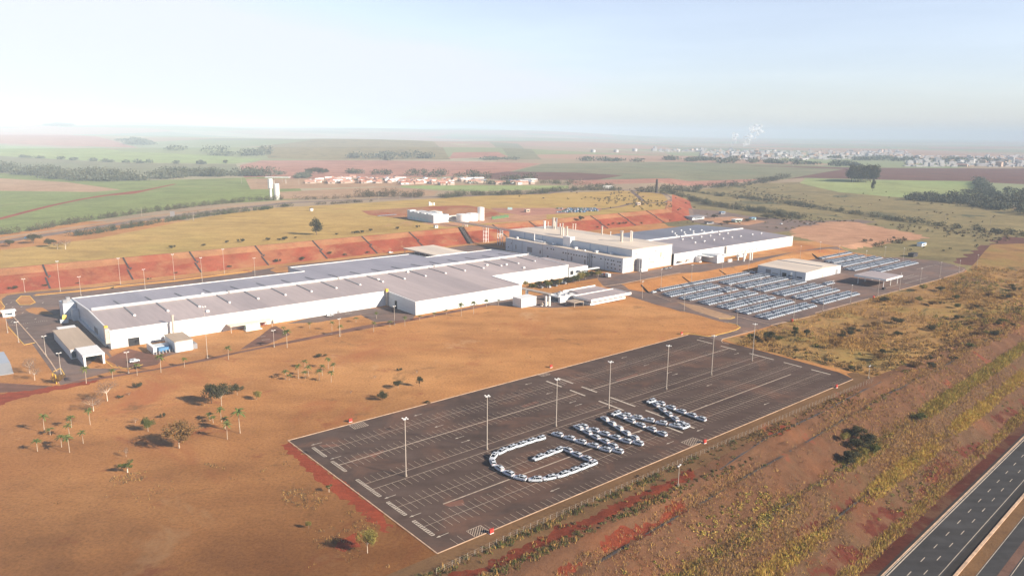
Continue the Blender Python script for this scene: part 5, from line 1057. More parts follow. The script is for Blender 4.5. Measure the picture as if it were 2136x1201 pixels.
for i, a in enumerate((('green', 'lg', 'bark', 'round'), ('dark', 'ld', 'barkd', 'round'), ('rust', 'lo', 'bark', 'round'), ('yellow', 'ly', 'bark', 'round'), ('bare', 'lb', 'barkw', 'sparse'), ('flat', 'ld', 'bark', 'flat'), ('young', 'lg', 'barkw', 'young'), ('white', 'ly', 'barkw', 'flat'), ('shrub', 'ld', 'barkd', 'bush'), ('tallg', 'ld', 'barkd', 'tall'))): tree_protos(a[0], a[1], a[2], a[3], 20 + i)
def tree(kind, q, h, w_, label, group=None, name='tree', cat='tree'):
    o = thing(name, label, cat, q, random.uniform(0, 6.28), group); cm, tm = TP[kind]; bw = {'flat': 8, 'young': 3.2, 'bare': 7, 'tallg': 5, 'white': 8}.get(kind, 6.5)
    for nm, me in (('crown', cm), ('trunk', tm)): c = mobj(nm, me, o)
    o.scale = (w_ / bw, w_ / bw, h / 5.6); return o
MPP = lambda q: (Vector(q) - Vector((0, 0, CAMH))).length / F      # metres per photo pixel there
def ptree(kind, u, v, vt, wpx, label, group=None, f_=None, name='tree', cat='tree'):
    if f_: k_ = f_(1, 0)[0] - f_(0, 0)[0]; u, v = f_(u, v); vt = f_(0, vt)[1]; wpx *= k_
    q = G(u, v); return tree(kind, q, max(1.2, zfrom(q, vt)), wpx * MPP(q), label, group, name, cat)
for a in (('rust', 1480, 768, 565, 230, 'biggest tree of the left field, rusty crown over a white trunk'), ('young', 1052, 968, 870, 105, 'round green young tree lowest in the left field'), ('green', 1222, 630, 520, 100, 'bright green round tree left of the rusty one'),
          ('dark', 1745, 400, 240, 130, 'dark green tree, left of the touching dark pair'), ('flat', 1828, 418, 262, 175, 'wider brownish crown, right of the touching dark pair'), ('flat', 1958, 330, 252, 105, 'smaller umbrella tree right of the dark pair'),
          ('bare', 887, 380, 215, 160, 'leafless pale tree nearest the front road on the left'), ('bare', 772, 462, 350, 150, 'leafless low tree below the first one by the road'), ('shrub', 1133, 272, 218, 62, 'small dark bush beside the left front road'),
          ('shrub', 1345, 520, 468, 34, 'tiny dark sapling between the green tree and dark pair'), ('bare', 1042, 840, 765, 45, 'tiny leafless sapling above the lowest young tree'), ('shrub', 990, 352, 335, 50, 'low flat dark bush below the left front road'), ('bare', 1065, 332, 312, 45, 'little reddish bush right of the leafless trees'),
          ('rust', 485, 232, 168, 90, 'dense shrub beside the yellow height barrier'), ('bare', 248, 155, 30, 120, 'pale leafless tree near the metal canopy, upper one'), ('bare', 288, 210, 95, 90, 'pale leafless tree near the metal canopy, lower one'), ('bare', 1118, 560, 520, 50, 'faint leafless sapling above the bright green tree')):
    ptree(*a[:5], a[5], None, ZS)
for a in (('yellow', 378, 448, 380, 82, 'yellow-green round tree, last to the right of the dark group'), ('flat', 1545, 355, 298, 88, 'grey umbrella tree in the middle of the dirt field'), ('dark', 1722, 342, 256, 58, 'dark narrow tree just right of the grey umbrella tree'), ('shrub', 1415, 448, 360, 95, 'ragged dark tree in front of its long shadow'),
          ('shrub', 1557, 210, 182, 42, 'small dark tuft tree at the top of the dirt field'), ('bare', 1700, 232, 203, 40, 'sparse sapling above the dark narrow tree'), ('bare', 1352, 275, 248, 30, 'thin sapling left of the grey umbrella tree'), ('bare', 1155, 400, 372, 30, 'thin sapling left of the ragged tree'), ('shrub', 910, 95, 66, 75, 'low grey bush alone above the palm cluster'), ('shrub', 1790, 478, 466, 50, 'flat dark bush touching the upper lot edge')):
    ptree(*a[:5], a[5], None, ZT)
for a in (('white', 747, 1172, 1000, 155, 'tree with bright white trunk at the bottom, left of the big lot'), ('yellow', 257, 967, 905, 48, 'small yellowish tree left of the white-trunked one'), ('young', 426, 664, 592, 48, 'small green tree on the red soil by the lot corner')):
    ptree(*a[:5], a[5], None, ZH)
ptree('tallg', 660, 490, 457, 27, 'largest lone dark tree on the yellow plateau edge')
for i, (x, y, w_) in enumerate(((1280, 990, 40), (1512, 973, 28), (1683, 950, 30), (1790, 945, 45), (1987, 932, 38), (2070, 930, 26), (2115, 926, 40))): ptree('shrub', x, y, y - w_ * .75, w_, f'small bush along the bank top, {ordw(i + 1)} from the left', 'bushes on the bank top', ZM, 'bush', 'bush')
for i, (x, y, w_) in enumerate(((190, 785, 36), (272, 775, 22), (578, 748, 24), (705, 738, 30), (735, 738, 34), (770, 734, 32), (830, 722, 32), (1030, 705, 30), (1180, 695, 30), (528, 890, 32), (325, 935, 40), (140, 950, 40), (640, 902, 26), (810, 885, 26))): ptree('shrub', x, y, y - w_ * .8, w_, f'small bush by the red bank, {ordw(i + 8)} in the list from the left' if False else f'small dark bush right of the lone plateau tree or on the red bank, {ordw(i + 1)}', 'bushes on the red bank', ZN, 'bush', 'bush')
for i, (x, y, w_) in enumerate(((640, 205, 18), (930, 245, 20), (1230, 170, 22), (110, 250, 40), (370, 225, 26), (310, 250, 0), (1895, 70, 26), (1450, 120, 20))):
    if w_: ptree('shrub', x, y, y - w_ * .8, w_ * 1.3, f'little bush low on the red bank behind the long hall, {ordw(i + 1)}', 'little bushes low on the bank', ZA, 'bush', 'bush')
for i, (x, y, w_) in enumerate(((820, 620 + 200, 14), (850, 810, 14), (905, 812, 20), (940, 808, 20), (735, 838, 14))): ptree('shrub', x, y, y - w_, w_ * 1.4, f'tiny bush on the red bank behind the stacked building, {ordw(i + 1)} one', 'tiny bushes on the far red bank', ZO, 'bush', 'bush')
for i, (x, y, vt, w_, k) in enumerate(((480, 800, 735, 60, 'white'), (560, 820, 750, 110, 'green'), (620, 800, 735, 100, 'dark'), (710, 805, 720, 110, 'green'), (800, 790, 715, 90, 'dark'), (835, 775, 705, 70, 'yellow'), (920, 770, 690, 110, 'dark'), (1000, 750, 670, 100, 'green'), (1045, 735, 640, 130, 'yellow'), (1110, 715, 625, 100, 'green'), (1175, 690, 630, 80, 'dark'), (1240, 690, 630, 90, 'yellow'), (1225, 640, 600, 60, 'dark'), (760, 760, 710, 60, 'dark'))):
    ptree(k, x, y, vt, w_, f'leafy car park tree before the right end of the hall, {ordw(i + 1)} from the left', 'trees of the staff car park', ZC)
for i, (x, y, vt, w_) in enumerate(((610, 790, 750, 50), (640, 120, 0, 0), (1850, 790, 770, 100), (1700, 810, 785, 90), (1990, 770, 740, 110), (1600, 770, 740, 50), (1780, 800, 780, 50), (2100, 770, 740, 80))):
    if w_: ptree('dark', x, y, vt, w_, f'shrubby tree at the far entrance behind the dark-roofed hall, {ordw(i + 1)}', 'trees at the far entrance', ZO)
# palms
def palm_mesh(seed):
    rng = np.random.default_rng(seed); h = 7.0; b = MB(); b.tube([(0, 0, -.3), (.1, .05, h * .5), (.15, 0, h * .97)], [.17, .12, .09], 7); tr_ = b.mesh('trunk', 'bark'); c = MB()
    for k in range(23):
        a = 2 * math.pi * k / 23 + rng.uniform(-.25, .25); el = rng.uniform(-.1, 1.4); L = rng.uniform(2.0, 3.0); p = Vector((.15, 0, h)); dr_ = Vector((math.cos(a), math.sin(a), 0)); sd_ = Vector((-math.sin(a), math.cos(a), 0)); pts_ = []
        for j in range(6): q = j / 5; pts_.append(p + dr_ * (L * q * math.cos(el * (1 - .3 * q))) + Vector((0, 0, L * (q * math.sin(el) - .62 * q * q))))
        for j in range(5):
            w0 = .06 + .26 * math.sin(math.pi * min(1, j / 5 + .12)); w1 = .06 + .26 * math.sin(math.pi * min(1, (j + 1) / 5 + .0)) if j < 4 else .02
            for sg in (-1, 1): c.add([pts_[j], pts_[j + 1], pts_[j + 1] + sd_ * sg * w1 - Vector((0, 0, w1 * .5)), pts_[j] + sd_ * sg * w0 - Vector((0, 0, w0 * .5))], [(0, 1, 2, 3)])
    c.tube([(.15, 0, h - .9), (.15, 0, h + .1)], [.12, .2], 6)
    return tr_, c.mesh('fronds', 'lp')
PMS = [palm_mesh(s) for s in (1, 2, 3)]
def palms(L, f_, fmt, group):
    for i, (bx, by, ty) in enumerate(sorted(L)):
        q = G(*f_(bx, by)); h = max(2.5, zfrom(q, f_(0, ty)[1])); o = thing('palm_tree', fmt.format(ordw(i + 1)), 'palm', q, random.uniform(0, 6.28), group); tm, fm = PMS[i % 3]
        mobj('trunk', tm, o); mobj('fronds', fm, o); o.scale = (max(.8, h / 7.6),) * 2 + (h / 7.6,)
palms([(775, 185, 125), (722, 275, 160), (968, 190, 105), (1012, 215, 150), (920, 250, 165), (807, 255, 170), (893, 290, 205), (618, 280, 208), (778, 275, 215), (645, 288, 250), (992, 305, 215)], ZT, 'palm in the tight cluster mid dirt field, {} from the left', 'palms mid dirt field')
palms([(86, 630, 515), (241, 725, 530), (118, 690, 595), (135, 775, 635), (-8, 620, 560 + 0), (20, 640, 590)], ZT, 'palm in the clump right of the rusty tree, {} from the left', 'palms right of the rusty tree')
palms([(368, 640, 495), (590, 600, 505), (745, 575, 445), (575, 680, 570), (688, 730, 630), (508, 760, 665), (575, 805, 665), (310, 795, 700), (415, 660, 610)], ZS, 'palm in the loose group at the far left field, {} from the left', 'palms at the far left field')
palms([(712, 235, 100), (930, 195, 120), (1132, 170, 72), (1328, 145, 2), (1522, 100, 28)], ZS, 'palm along the left half of the front road, {} from the left', 'palms along the left front road')
palms([(-98, 1010, 880) if False else (392, 970, 825), (360, 850, 800), (578, 810, 762), (762, 830, 755), (835, 870, 785), (1130, 730, 678), (1106, 840, 760), (1362, 790, 715), (1240, 800, 750), (1484, 745, 705), (1603, 720, 682), (1828, 710, 605), (1930, 690, 590), (2036, 640, 575), (960, 760, 722), (1705, 700, 655), (-92, 1068, 960)], ZB, 'palm along the middle of the front road, {} from the left', 'palms along the front road')
palms([(75, 1000, 930), (200, 990, 925)], ZC, 'palm near the plain box shed, {} from the left', 'palms near the box shed')
# far groves and lone far trees
for i in range(14):
    u = 1777 + 3.6 * i + random.uniform(-1, 1); q = G(u, 379 + random.uniform(-2, 2)); tree('tallg', q, 34 + random.uniform(-4, 4), 30, f'tall dark tree of the grove on the far right plain, {ordw(i + 1)} from the left', 'grove on the right plain')
ptree('tallg', 1820, 399, 374, 8, 'thin lone tree just below the right-hand grove')
for i in range(6): ptree('tallg', 640 + 8 * i, 362 + random.uniform(-1, 1), 349 + abs(i - 2.5) * 1.4, 14, f'big dark far tree behind the red-roofed estate, {ordw(i + 1)} from the left', 'big trees behind the estate')
ptree('tallg', 471, 342, 334, 11, 'single round tree on the pale field ridge at left')
for i, (u, v, w_, k) in enumerate(((104, 515, 22, 'dark'), (120, 519, 20, 'bare'), (137, 520, 28, 'bare'), (20, 514, 18, 'dark'), (70, 508, 26, 'dark'))): ptree(k, u, v, v - w_ * .75, w_, f'scruffy tree by the far left dirt road, {ordw(i + 1)}', 'trees by the far left road')
for i, (x, y, w_, hh, k) in enumerate(((430, 965, 70, 60, 'dark'), (410, 1190, 90, 60, 'green'), (820, 130, 120, 80, 'dark'), (1030, 95, 60, 60, 'dark'), (1130, 95, 50, 70, 'dark'), (1760, 250, 60, 60, 'dark'), (900, 130, 60, 50, 'green'), (1040, 60, 60, 60, 'green'))):
    if y > 900: continue
    ptree(k, x, y, y - hh, w_, f'dark rounded tree in the scrub right of the big lot, {ordw(i + 1)}', 'scrub trees', ZJ)
for i, (x, y, w_, hh) in enumerate(((960, 215, 110, 80), (1040, 290, 130, 100), (1080, 330, 90, 80), (920, 400, 120, 90), (880, 250, 70, 70), (960, 300, 110, 80), (1400, 90, 90, 55), (1000, 340, 80, 60))):
    ptree(['tallg', 'dark', 'green', 'tallg', 'yellow', 'dark', 'green', 'yellow'][i], x, y, y - hh, w_, f'thicket tree on the highway terraces, {ordw(i + 1)} one', 'thicket on the terraces', ZL)

SP = []
while len(SP) < 44:
    u = random.uniform(1570, 2120); v = random.uniform(600, 800); q = G(u, v); a, c = ST(q.x, q.y)
    if 244 < a < 560 and -10 < c < 74 and pip(np.array([[q.x, q.y]]), px(None, (1560, 700), (1610, 684), (1700, 658), (2010, 572), (2136, 600), (2136, 700), (1830, 795), (1700, 765), (1575, 730)))[0]: SP.append((u, v, q))
for i, (u, v, q) in enumerate(sorted(SP, key=lambda k: k[0])):
    w_ = random.uniform(3, 7.5); tree(random.choice(['shrub', 'shrub', 'dark', 'green', 'rust', 'yellow', 'shrub', 'rust']), q, w_ * random.uniform(.45, .75), w_, f'rounded bush of the scrub right of the big lot, {ordw(i + 1)} from the left', 'rounded scrub bushes', 'scrub_bush', 'bush')
# hedges and woods that read as masses
def belt(name, pts_, per_m, r, h, mat, label=None, per=70, leaf=.42, wid=3.0, seed=1, cat=None):
    rng = np.random.default_rng(seed); C = []; Rd = []
    for a, b in zip(pts_[:-1], pts_[1:]):
        A = np.array(a[:2]); B = np.array(b[:2]); L = np.hypot(*(B - A)); n_ = max(1, int(L * per_m)); d = (B - A) / L; nn = np.array([-d[1], d[0]])
        for k in range(n_):
            p = A + (B - A) * rng.uniform() + nn * rng.uniform(-wid, wid); hh = h * rng.uniform(.5, 1.25); C.append((p[0], p[1], float(hgt(*p)) + hh * .5)); Rd.append((r * rng.uniform(.7, 1.3), r * rng.uniform(.7, 1.3), hh * .55))
    me = cloud_mesh(name, mat, C, np.array(Rd), per, leaf, rng); o = mobj(name, me)
    if cat: tag(o, label, cat)
    else: tag(o, label, None, None, 'stuff')
    return o
belt('hedge', px(ZM, (-200, 905), (0, 890), (200, 868), (450, 822), (700, 780), (1000, 738), (1300, 700), (1600, 667), (1870, 640), (2136, 626)), .55, 3.0, 6.5, ['hedge', 'hedge', 'hedgeg'], 'long brown-purple hedge between green crop and far dirt road', cat='hedge', wid=2)
belt('hedge', px(ZM, (500, 905), (650, 890), (900, 848), (1200, 800), (1500, 757), (1700, 732), (1860, 715)), .7, 3.0, 6, ['hedgeg', 'hedgeg', 'hedge'], 'green hedge on the near side of the far dirt road', cat='hedge', wid=2)
belt('hedge', px(ZM, (1890, 712), (2020, 697)), .7, 3, 5, 'hedgeg', 'short hedge piece left of the water towers', cat='hedge', wid=2)
belt('hedge', px(ZN, (0, 560), (90, 552)), .5, 3.4, 5, ['hedge', 'hedgeg'], 'short scrubby hedge below the water towers', cat='hedge', wid=3)
belt('hedge', px(ZN, (140, 545), (240, 535)), .6, 3.4, 5, ['hedgeg', 'hedge'], 'rounded green thicket right of the water towers', cat='hedge', wid=3)
belt('hedge', px(ZN, (420, 525), (860, 500)), .3, 3, 4, ['hedge'], 'thin scattered hedge at the top of the yellow plateau', cat='hedge', wid=3)
belt('hedge', px(ZN, (240, 488), (480, 484), (730, 472)), .35, 4, 6, 'hedge', 'low purple-brown thicket between road and field', cat='hedge', wid=5)
belt('woodland', px(ZN, (735, 470), (880, 462), (1060, 465), (1240, 462)), .5, 6, 11, 'hedge', 'dense purple-brown wood behind the yellow plateau', per=110, leaf=.6, wid=10)
belt('woodland', px(ZN, (1330, 475), (1420, 470), (1540, 450), (1700, 455), (2136, 440)) + px(ZO, (300, 575), (600, 560), (900, 558)), .4, 6, 8, ['hedgeg', 'hedge'], 'mixed green hedge wood behind the plateau', per=90, leaf=.6, wid=9)
belt('woodland', px(ZO, (230, 500), (500, 515), (700, 530), (900, 545)), .12, 10, 9, ['hedgeg', 'hedge'], 'bushes behind the billboard', per=90, leaf=.8, wid=18)
belt('woodland', px(ZO, (1030, 575), (1160, 568), (1300, 565), (1500, 550), (1700, 530), (1900, 515), (2136, 465)), .12, 9, 11, ['hedge', 'lblue'], 'brown wood beside the far road bend', per=110, leaf=.9, wid=12)
belt('tree_belt', px(ZO, (1215, 585), (1330, 600), (1420, 625), (1500, 652), (1600, 675), (1750, 695), (1900, 715), (2050, 738), (2250, 775)), .55, 5, 8, ['ld', 'lblue'], 'dark tree belt curving down behind the entrance', per=80, leaf=.55, wid=5)
belt('tree_belt', px(ZP, (-420, 560), (0, 612), (300, 645), (800, 724), (1200, 786), (1600, 838), (1850, 858)), .3, 5, 6.5, ['ld', 'lblue'], 'long dark hedge line across the scrub hillside', per=80, leaf=.55, wid=4)
belt('tree_belt', px(ZP, (1850, 860), (2000, 880), (2200, 905)), .3, 5, 6, ['ld', 'lblue'], 'right end of the dark hedge line', per=80, leaf=.55, wid=4)
belt('woodland', px(ZP, (1220, 618), (1420, 630), (1600, 640), (1800, 665), (2000, 690), (2200, 720), (2400, 760)), .25, 11, 12, ['lblue', 'lblue', 'ld'], 'dark wood along the right edge of the pale field', per=160, leaf=1.2, wid=35)
belt('woodland', px(ZP, (1500, 612), (1700, 640), (1950, 640), (2150, 660), (2350, 690), (2350, 600), (2050, 590), (1900, 600)), .16, 13, 13, ['lblue', 'ld'], 'dark wood at the far right edge', per=160, leaf=1.3, wid=60)
belt('woodland', px(ZP, (1790, 495), (1890, 610), (2000, 640)), .2, 10, 12, ['lblue'], 'narrow wood strip at right', per=110, leaf=1.1, wid=8)
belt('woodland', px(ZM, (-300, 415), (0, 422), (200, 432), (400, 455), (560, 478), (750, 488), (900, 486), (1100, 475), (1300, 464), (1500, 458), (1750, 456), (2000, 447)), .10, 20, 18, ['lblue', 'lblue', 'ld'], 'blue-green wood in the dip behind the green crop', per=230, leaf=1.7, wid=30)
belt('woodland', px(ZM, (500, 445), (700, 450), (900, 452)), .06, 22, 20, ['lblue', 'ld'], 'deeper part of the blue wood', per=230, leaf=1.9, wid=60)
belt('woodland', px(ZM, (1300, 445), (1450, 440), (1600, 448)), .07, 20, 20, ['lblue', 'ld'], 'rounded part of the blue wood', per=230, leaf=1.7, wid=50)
belt('hedge', px(ZM, (0, 305), (400, 327), (1000, 357), (1750, 367)), .025, 12, 9, 'lblue', 'far hedge line dividing the pale fields', per=90, leaf=2.2, wid=4, cat='hedge')
belt('woodland', px(ZN, (560, 292), (800, 297), (1000, 302), (1300, 310), (1560, 322), (1800, 334), (2136, 352)), .05, 16, 15, ['lblue', 'ld'], 'blue-green trees behind the estate', per=150, leaf=1.5, wid=25)
belt('woodland', px(ZN, (1560, 372), (1640, 372), (1760, 375), (1900, 372)), .07, 10, 10, ['lblue', 'hedgeg'], 'trees among the right houses of the estate', per=110, leaf=1.1, wid=12)
belt('woodland', px(ZN, (-60, 305), (80, 302), (200, 298)), .06, 12, 10, 'lblue', 'low trees above the water towers', per=110, leaf=1.3, wid=10)
belt('woodland', px(ZM, (2200, 455), (2280, 448)) + px(ZN, (300, 330), (380, 318)), .12, 9, 9, 'lblue', 'trees left of the estate', per=110, leaf=1.1, wid=8)
for k, (pp, w_, sd_) in enumerate(((((890, 190), (960, 195), (1100, 225)), 60, 5), (((1210, 262), (1400, 262)), 90, 6), (((200, 80), (500, 95)), 120, 8), (((1420, 290), (1990, 300)), 60, 9))):
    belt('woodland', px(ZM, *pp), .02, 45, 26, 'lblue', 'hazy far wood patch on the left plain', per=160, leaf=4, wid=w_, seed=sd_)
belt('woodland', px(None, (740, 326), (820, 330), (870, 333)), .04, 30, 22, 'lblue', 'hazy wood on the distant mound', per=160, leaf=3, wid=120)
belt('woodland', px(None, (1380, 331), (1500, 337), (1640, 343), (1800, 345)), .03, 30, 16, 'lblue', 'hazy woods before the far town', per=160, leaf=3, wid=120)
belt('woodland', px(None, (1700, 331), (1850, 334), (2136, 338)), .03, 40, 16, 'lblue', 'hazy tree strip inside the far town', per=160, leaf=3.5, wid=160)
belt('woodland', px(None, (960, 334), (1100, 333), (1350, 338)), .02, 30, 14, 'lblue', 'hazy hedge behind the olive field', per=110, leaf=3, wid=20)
PADP = px(None, (1652, 478), (1730, 462), (1780, 463), (1900, 485), (1940, 497), (1860, 505), (1790, 520), (1740, 513), (1655, 492))
# scrub, tufts and terrace grass
def inpoly(pts_, poly): return pip(np.asarray(pts_), poly)
SCR = stp((239, 66), (242, -2), (262, -10), (400, -10), (700, 12), (900, 60), (780, 120), (602, 78)) + px(None, (1700, 657), (1612, 682), (1575, 695))
def scatter(n_, s0, s1, t0, t1, seed, poly=None, qmin=None, qmax=None, dens=None):
    rng = np.random.default_rng(seed); s = rng.uniform(s0, s1, n_); t = rng.uniform(t0, t1, n_)
    if qmin is not None:
        q = rng.uniform(qmin, qmax, n_); t = q / math.cos(WA) + (s - 100) * math.tan(WA)
    x = O2[0] + SA[0] * s + TA[0] * t; y = O2[1] + SA[1] * s + TA[1] * t; k = np.ones(n_, bool)
    if poly: k &= pip(np.stack([x, y], 1), poly)
    if dens is not None: k &= rng.uniform(0, 1, n_) < dens(x, y, s, t)
    x, y = x[k], y[k]; return np.stack([x, y, hgt(x, y)], 1), s[k], t[k]
def stuff(name, me, label): o = mobj(name, me); tag(o, label, None, None, 'stuff')
rg = np.random.default_rng(5)
dn = lambda sc_, sd_, lo=-.2, hi=.8: (lambda x, y, s, t: np.clip((wav(x, y, sc_, sd_) - lo) / (hi - lo), .04, 1))
def bushes(name, mats, P, r0, r1, per, leaf, label, flat=.75):
    r = rg.uniform(r0, r1, len(P)) * rg.uniform(.6, 1, len(P)); C = P + np.stack([0 * r, 0 * r, r * .35], 1); stuff(name, cloud_mesh(name, mats, C, r, per, leaf, rg, flat), label)
def grass(name, mats, P, r, h0, h1, per, w_, label):
    h = rg.uniform(h0, h1, len(P)); R3 = np.stack([np.full(len(P), r), np.full(len(P), r), h], 1); stuff(name, cloud_mesh(name, mats, P, R3, per, w_, rg, 1, True), label)
P, s, t = scatter(16000, 238, 620, -14, 110, 41, SCR, dens=dn(.06, 51)); grass('tall_grass', ['gold', 'gold', 'brush'], P, 1.1, .6, 1.8, 14, .10, 'golden dry grass of the scrub land')
P, s, t = scatter(3600, 238, 640, -14, 110, 42, SCR, dens=dn(.05, 52)); bushes('golden_scrub', ['gold', 'brush', 'gold'], P, .9, 2.8, 60, .26, 'golden brown scrub bushes')
P, s, t = scatter(3000, 238, 640, -14, 110, 43, SCR, dens=dn(.045, 53, .15, .9)); bushes('green_scrub', ['greeng', 'ld', 'goldg'], P, 1.0, 3.2, 60, .28, 'green scrub bushes')
P, s, t = scatter(900, 238, 420, -8, 80, 44, SCR, dens=lambda x, y, s, t: ((t < 12 + .0 * s) | (s < 262)) * .8); bushes('edge_scrub', ['brush', 'ld', 'gold'], P, 1.0, 2.6, 60, .28, 'dark brush beside the lot edge')
QW = lambda s, t: t * math.cos(WA) - (s - 100) * math.sin(WA)
P, s, t = scatter(80000, -40, 520, 0, 1, 45, None, -58.5, -18, lambda x, y, s, t: dn(.07, 54, -.5, .6)(x, y, s, t) * np.interp(QW(s, t), [-58, -54, -50, -46, -38, -34, -30, -24, -20], [.9, .35, .4, .9, .9, .5, .12, .25, .5])); grass('terrace_grass', ['gold', 'brush', 'gold', 'lb'], P, .8, .35, 1.1, 9, .07, 'dry golden grass on the terraces')
for sd_, q0, q1, m_, n_, l_ in ((46, -38.5, -33.5, ['goldg', 'greeng', 'gold'], 5200, 'yellow-green growth along the middle terrace drain'), (47, -48.5, -43.5, ['gold', 'goldg'], 4200, 'golden growth along the lower drain'), (48, -59, -56, ['gold', 'goldg', 'brush'], 3000, 'grass fringe above the highway')):
    P, s, t = scatter(n_, -30, 420, 0, 1, sd_, None, q0, q1, dn(.05, sd_, -.6, .5)); grass('terrace_growth', m_, P, .9, .6, 1.7, 16, .08, l_)
P, s, t = scatter(900, -30, 120, 0, 1, 49, None, -40, -26, dn(.06, 49, -.2, .6)); bushes('terrace_scrub', ['goldg', 'greeng', 'gold'], P, .5, 1.5, 40, .2, 'yellow-green bushes on the near terraces')
for sd_, q0, q1, n_ in ((71, -37.6, -34.6, 420), (72, -47.6, -44.8, 380), (73, -24, -20.5, 260), (74, -58, -50, 300)):
    P, s, t = scatter(n_, -20, 420, 0, 1, sd_, None, q0, q1, dn(.06, sd_, 0, .7)); bushes('drain_bushes', ['greeng', 'ld', 'goldg'], P, .5, 1.6, 46, .2, 'dark green bushes following a terrace drain')
P, s, t = scatter(3000, -40, 110, -18.5, -6.0, 60, None, dens=lambda x, y, s, t: np.where((t < -9.0) & (t > -15.5), .05, .7) * dn(.1, 61, -.5, .4)(x, y, s, t)); grass('fence_weeds', ['brush', 'gold', 'greeng', 'ld'], P, .7, .5, 1.3, 12, .09, 'weeds along the fence and red track')
P, s, t = scatter(520, -30, 130, -18, -6, 62, None, dens=lambda x, y, s, t: np.where((t < -8.6) & (t > -15.5), .05, .9)); bushes('fence_bushes', ['ld', 'brush', 'greeng'], P, .4, 1.25, 46, .18, 'dark weeds along the fence')
P, s, t = scatter(900, 90, 235, -13, -7, 63, None, dens=dn(.1, 64, -.3, .6)); bushes('fence_bushes', ['ld', 'brush', 'gold'], P, .3, .9, 30, .18, 'weeds below the far half of the fence')
P, s, t = scatter(5200, -160, 240, -60, 220, 65, None, dens=lambda x, y, s, t: np.where((t < -1) | ((s > -2) & (t < 97)), 0, np.clip((wav(x, y, .035, 66) - .75) * 1.5, .012, 1))); grass('dry_tufts', ['brush', 'gold'], P, .8, .2, .5, 7, .12, 'low dry tufts on the dirt field')
P, s, t = scatter(6000, 600, 1400, 120, 760, 67, None, dens=lambda x, y, s, t: np.where(pip(np.stack([x, y], 1), PADP), 0, np.clip((wav(x, y, .02, 68) - .2), .02, 1))); bushes('hillside_scrub', ['hedgeg', 'hedge', 'brush'], P, 1.2, 3.2, 22, .7, 'scattered scrub of the hillside')
P, s, t = scatter(700, 560, 860, 100, 320, 69, px(ZR, (450, 220), (620, 170), (800, 150), (900, 190), (960, 240), (820, 250), (700, 270), (560, 260))); bushes('hill_thicket', ['ld', 'brush', 'hedgeg'], P, 2, 5, 50, .6, 'dark thicket beyond the yard')
for f_, L, sd_ in ((ZS, ((1670, 905), (1850, 870), (2140, 880), (2400, 900), (2300, 960), (1900, 960)), 81), (ZH, ((510, 900), (600, 820), (760, 850), (850, 960), (760, 1010), (560, 1020)), 82), (ZS, ((1250, 1060), (1420, 1000), (1480, 1090), (1250, 1187), (1000, 1180)), 83), (ZH, ((20, 330), (120, 350), (190, 430), (60, 470)), 84), (ZH, ((20, 640), (200, 600), (430, 700), (300, 820), (60, 760)), 85), (ZI, ((160, 340), (300, 320), (320, 360), (180, 380)), 86), (ZS, ((900, 1010), (1200, 960), (1250, 1010), (950, 1080)), 87), (ZK, ((-900, 600), (-500, 560), (-300, 800), (-700, 900)), 88)):
    pg = px(f_, *L); st2 = [ST(*p) for p in pg]; a0 = min(p[0] for p in st2); a1 = max(p[0] for p in st2); b0 = min(p[1] for p in st2); b1 = max(p[1] for p in st2)
    P, s, t = scatter(int(min(2600, (a1 - a0) * (b1 - b0) * .8)), a0, a1, b0, b1, sd_, pg, dens=dn(.12, sd_, -.4, .8)); grass('rank_grass', ['brush', 'hedge', 'gold'], P, .8, .25, .7, 9, .07, 'patch of ranker dry grass on the field')
# fence along the car park: concrete posts with wires
fe = thing('fence', 'old concrete post and wire fence along the red track below the lot', 'fence', gs(-5, -8)); ff = SB(fe); fp = MB().box(-.05, .05, -.05, .05, 0, 1.8).box(-.05, .05, -.3, .05, 1.8, 1.88).mesh('post', 'conc')
k = 0; s = -5.6
while s < 236:
    t = -7.8 + 1.6 * min(1, (s + 6) / 30) - (.9 * (s - 180) / 50 if s > 180 else 0); q = gs(s, t); c = mobj('post', fp, fe); c.location = (s - ff.q[0], t - ff.q[1], q.z - fe.location.z); k += 1; s += 2.55
wr = MB()
for z in (.5, 1.1, 1.7): wr.tube([ff.p(-5.6, -7.8, z), ff.p(24, -6.2, z), ff.p(180, -6.2, z), ff.p(236, -7.1, z)], .006, 3)
wr.build('wire', 'steel', fe)

# ---------------------------------------------------------------- estate beyond the plateau and the far town
WM = {}
def house_mesh(L, Wd, h, wm, rm):
    k = (L, Wd, h, wm, rm)
    if k not in WM:
        a = MB().box(-L / 2, L / 2, -Wd / 2, Wd / 2, -1, h); r = MB(); e = .5
        r.add([(-L / 2 - e, -Wd / 2 - e, h), (L / 2 + e, -Wd / 2 - e, h), (L / 2 + e, Wd / 2 + e, h), (-L / 2 - e, Wd / 2 + e, h), (-L / 2 - e, 0, h + Wd * .25), (L / 2 + e, 0, h + Wd * .25)], [(0, 1, 5, 4), (3, 4, 5, 2), (0, 4, 3), (1, 2, 5), (0, 3, 2, 1)])
        w_ = MB().box(-L / 2 - .05, -L / 2, -1, 1, 1, 2.2); w2 = MB().box(-L * .25, L * .05, -Wd / 2 - .06, -Wd / 2, 1, 2.2)
        WM[k] = (a.mesh('wall', wm), r.mesh('roof', rm), w2.mesh('window', 'dark'))
    return WM[k]
hr = random.Random(12); n_ = 0
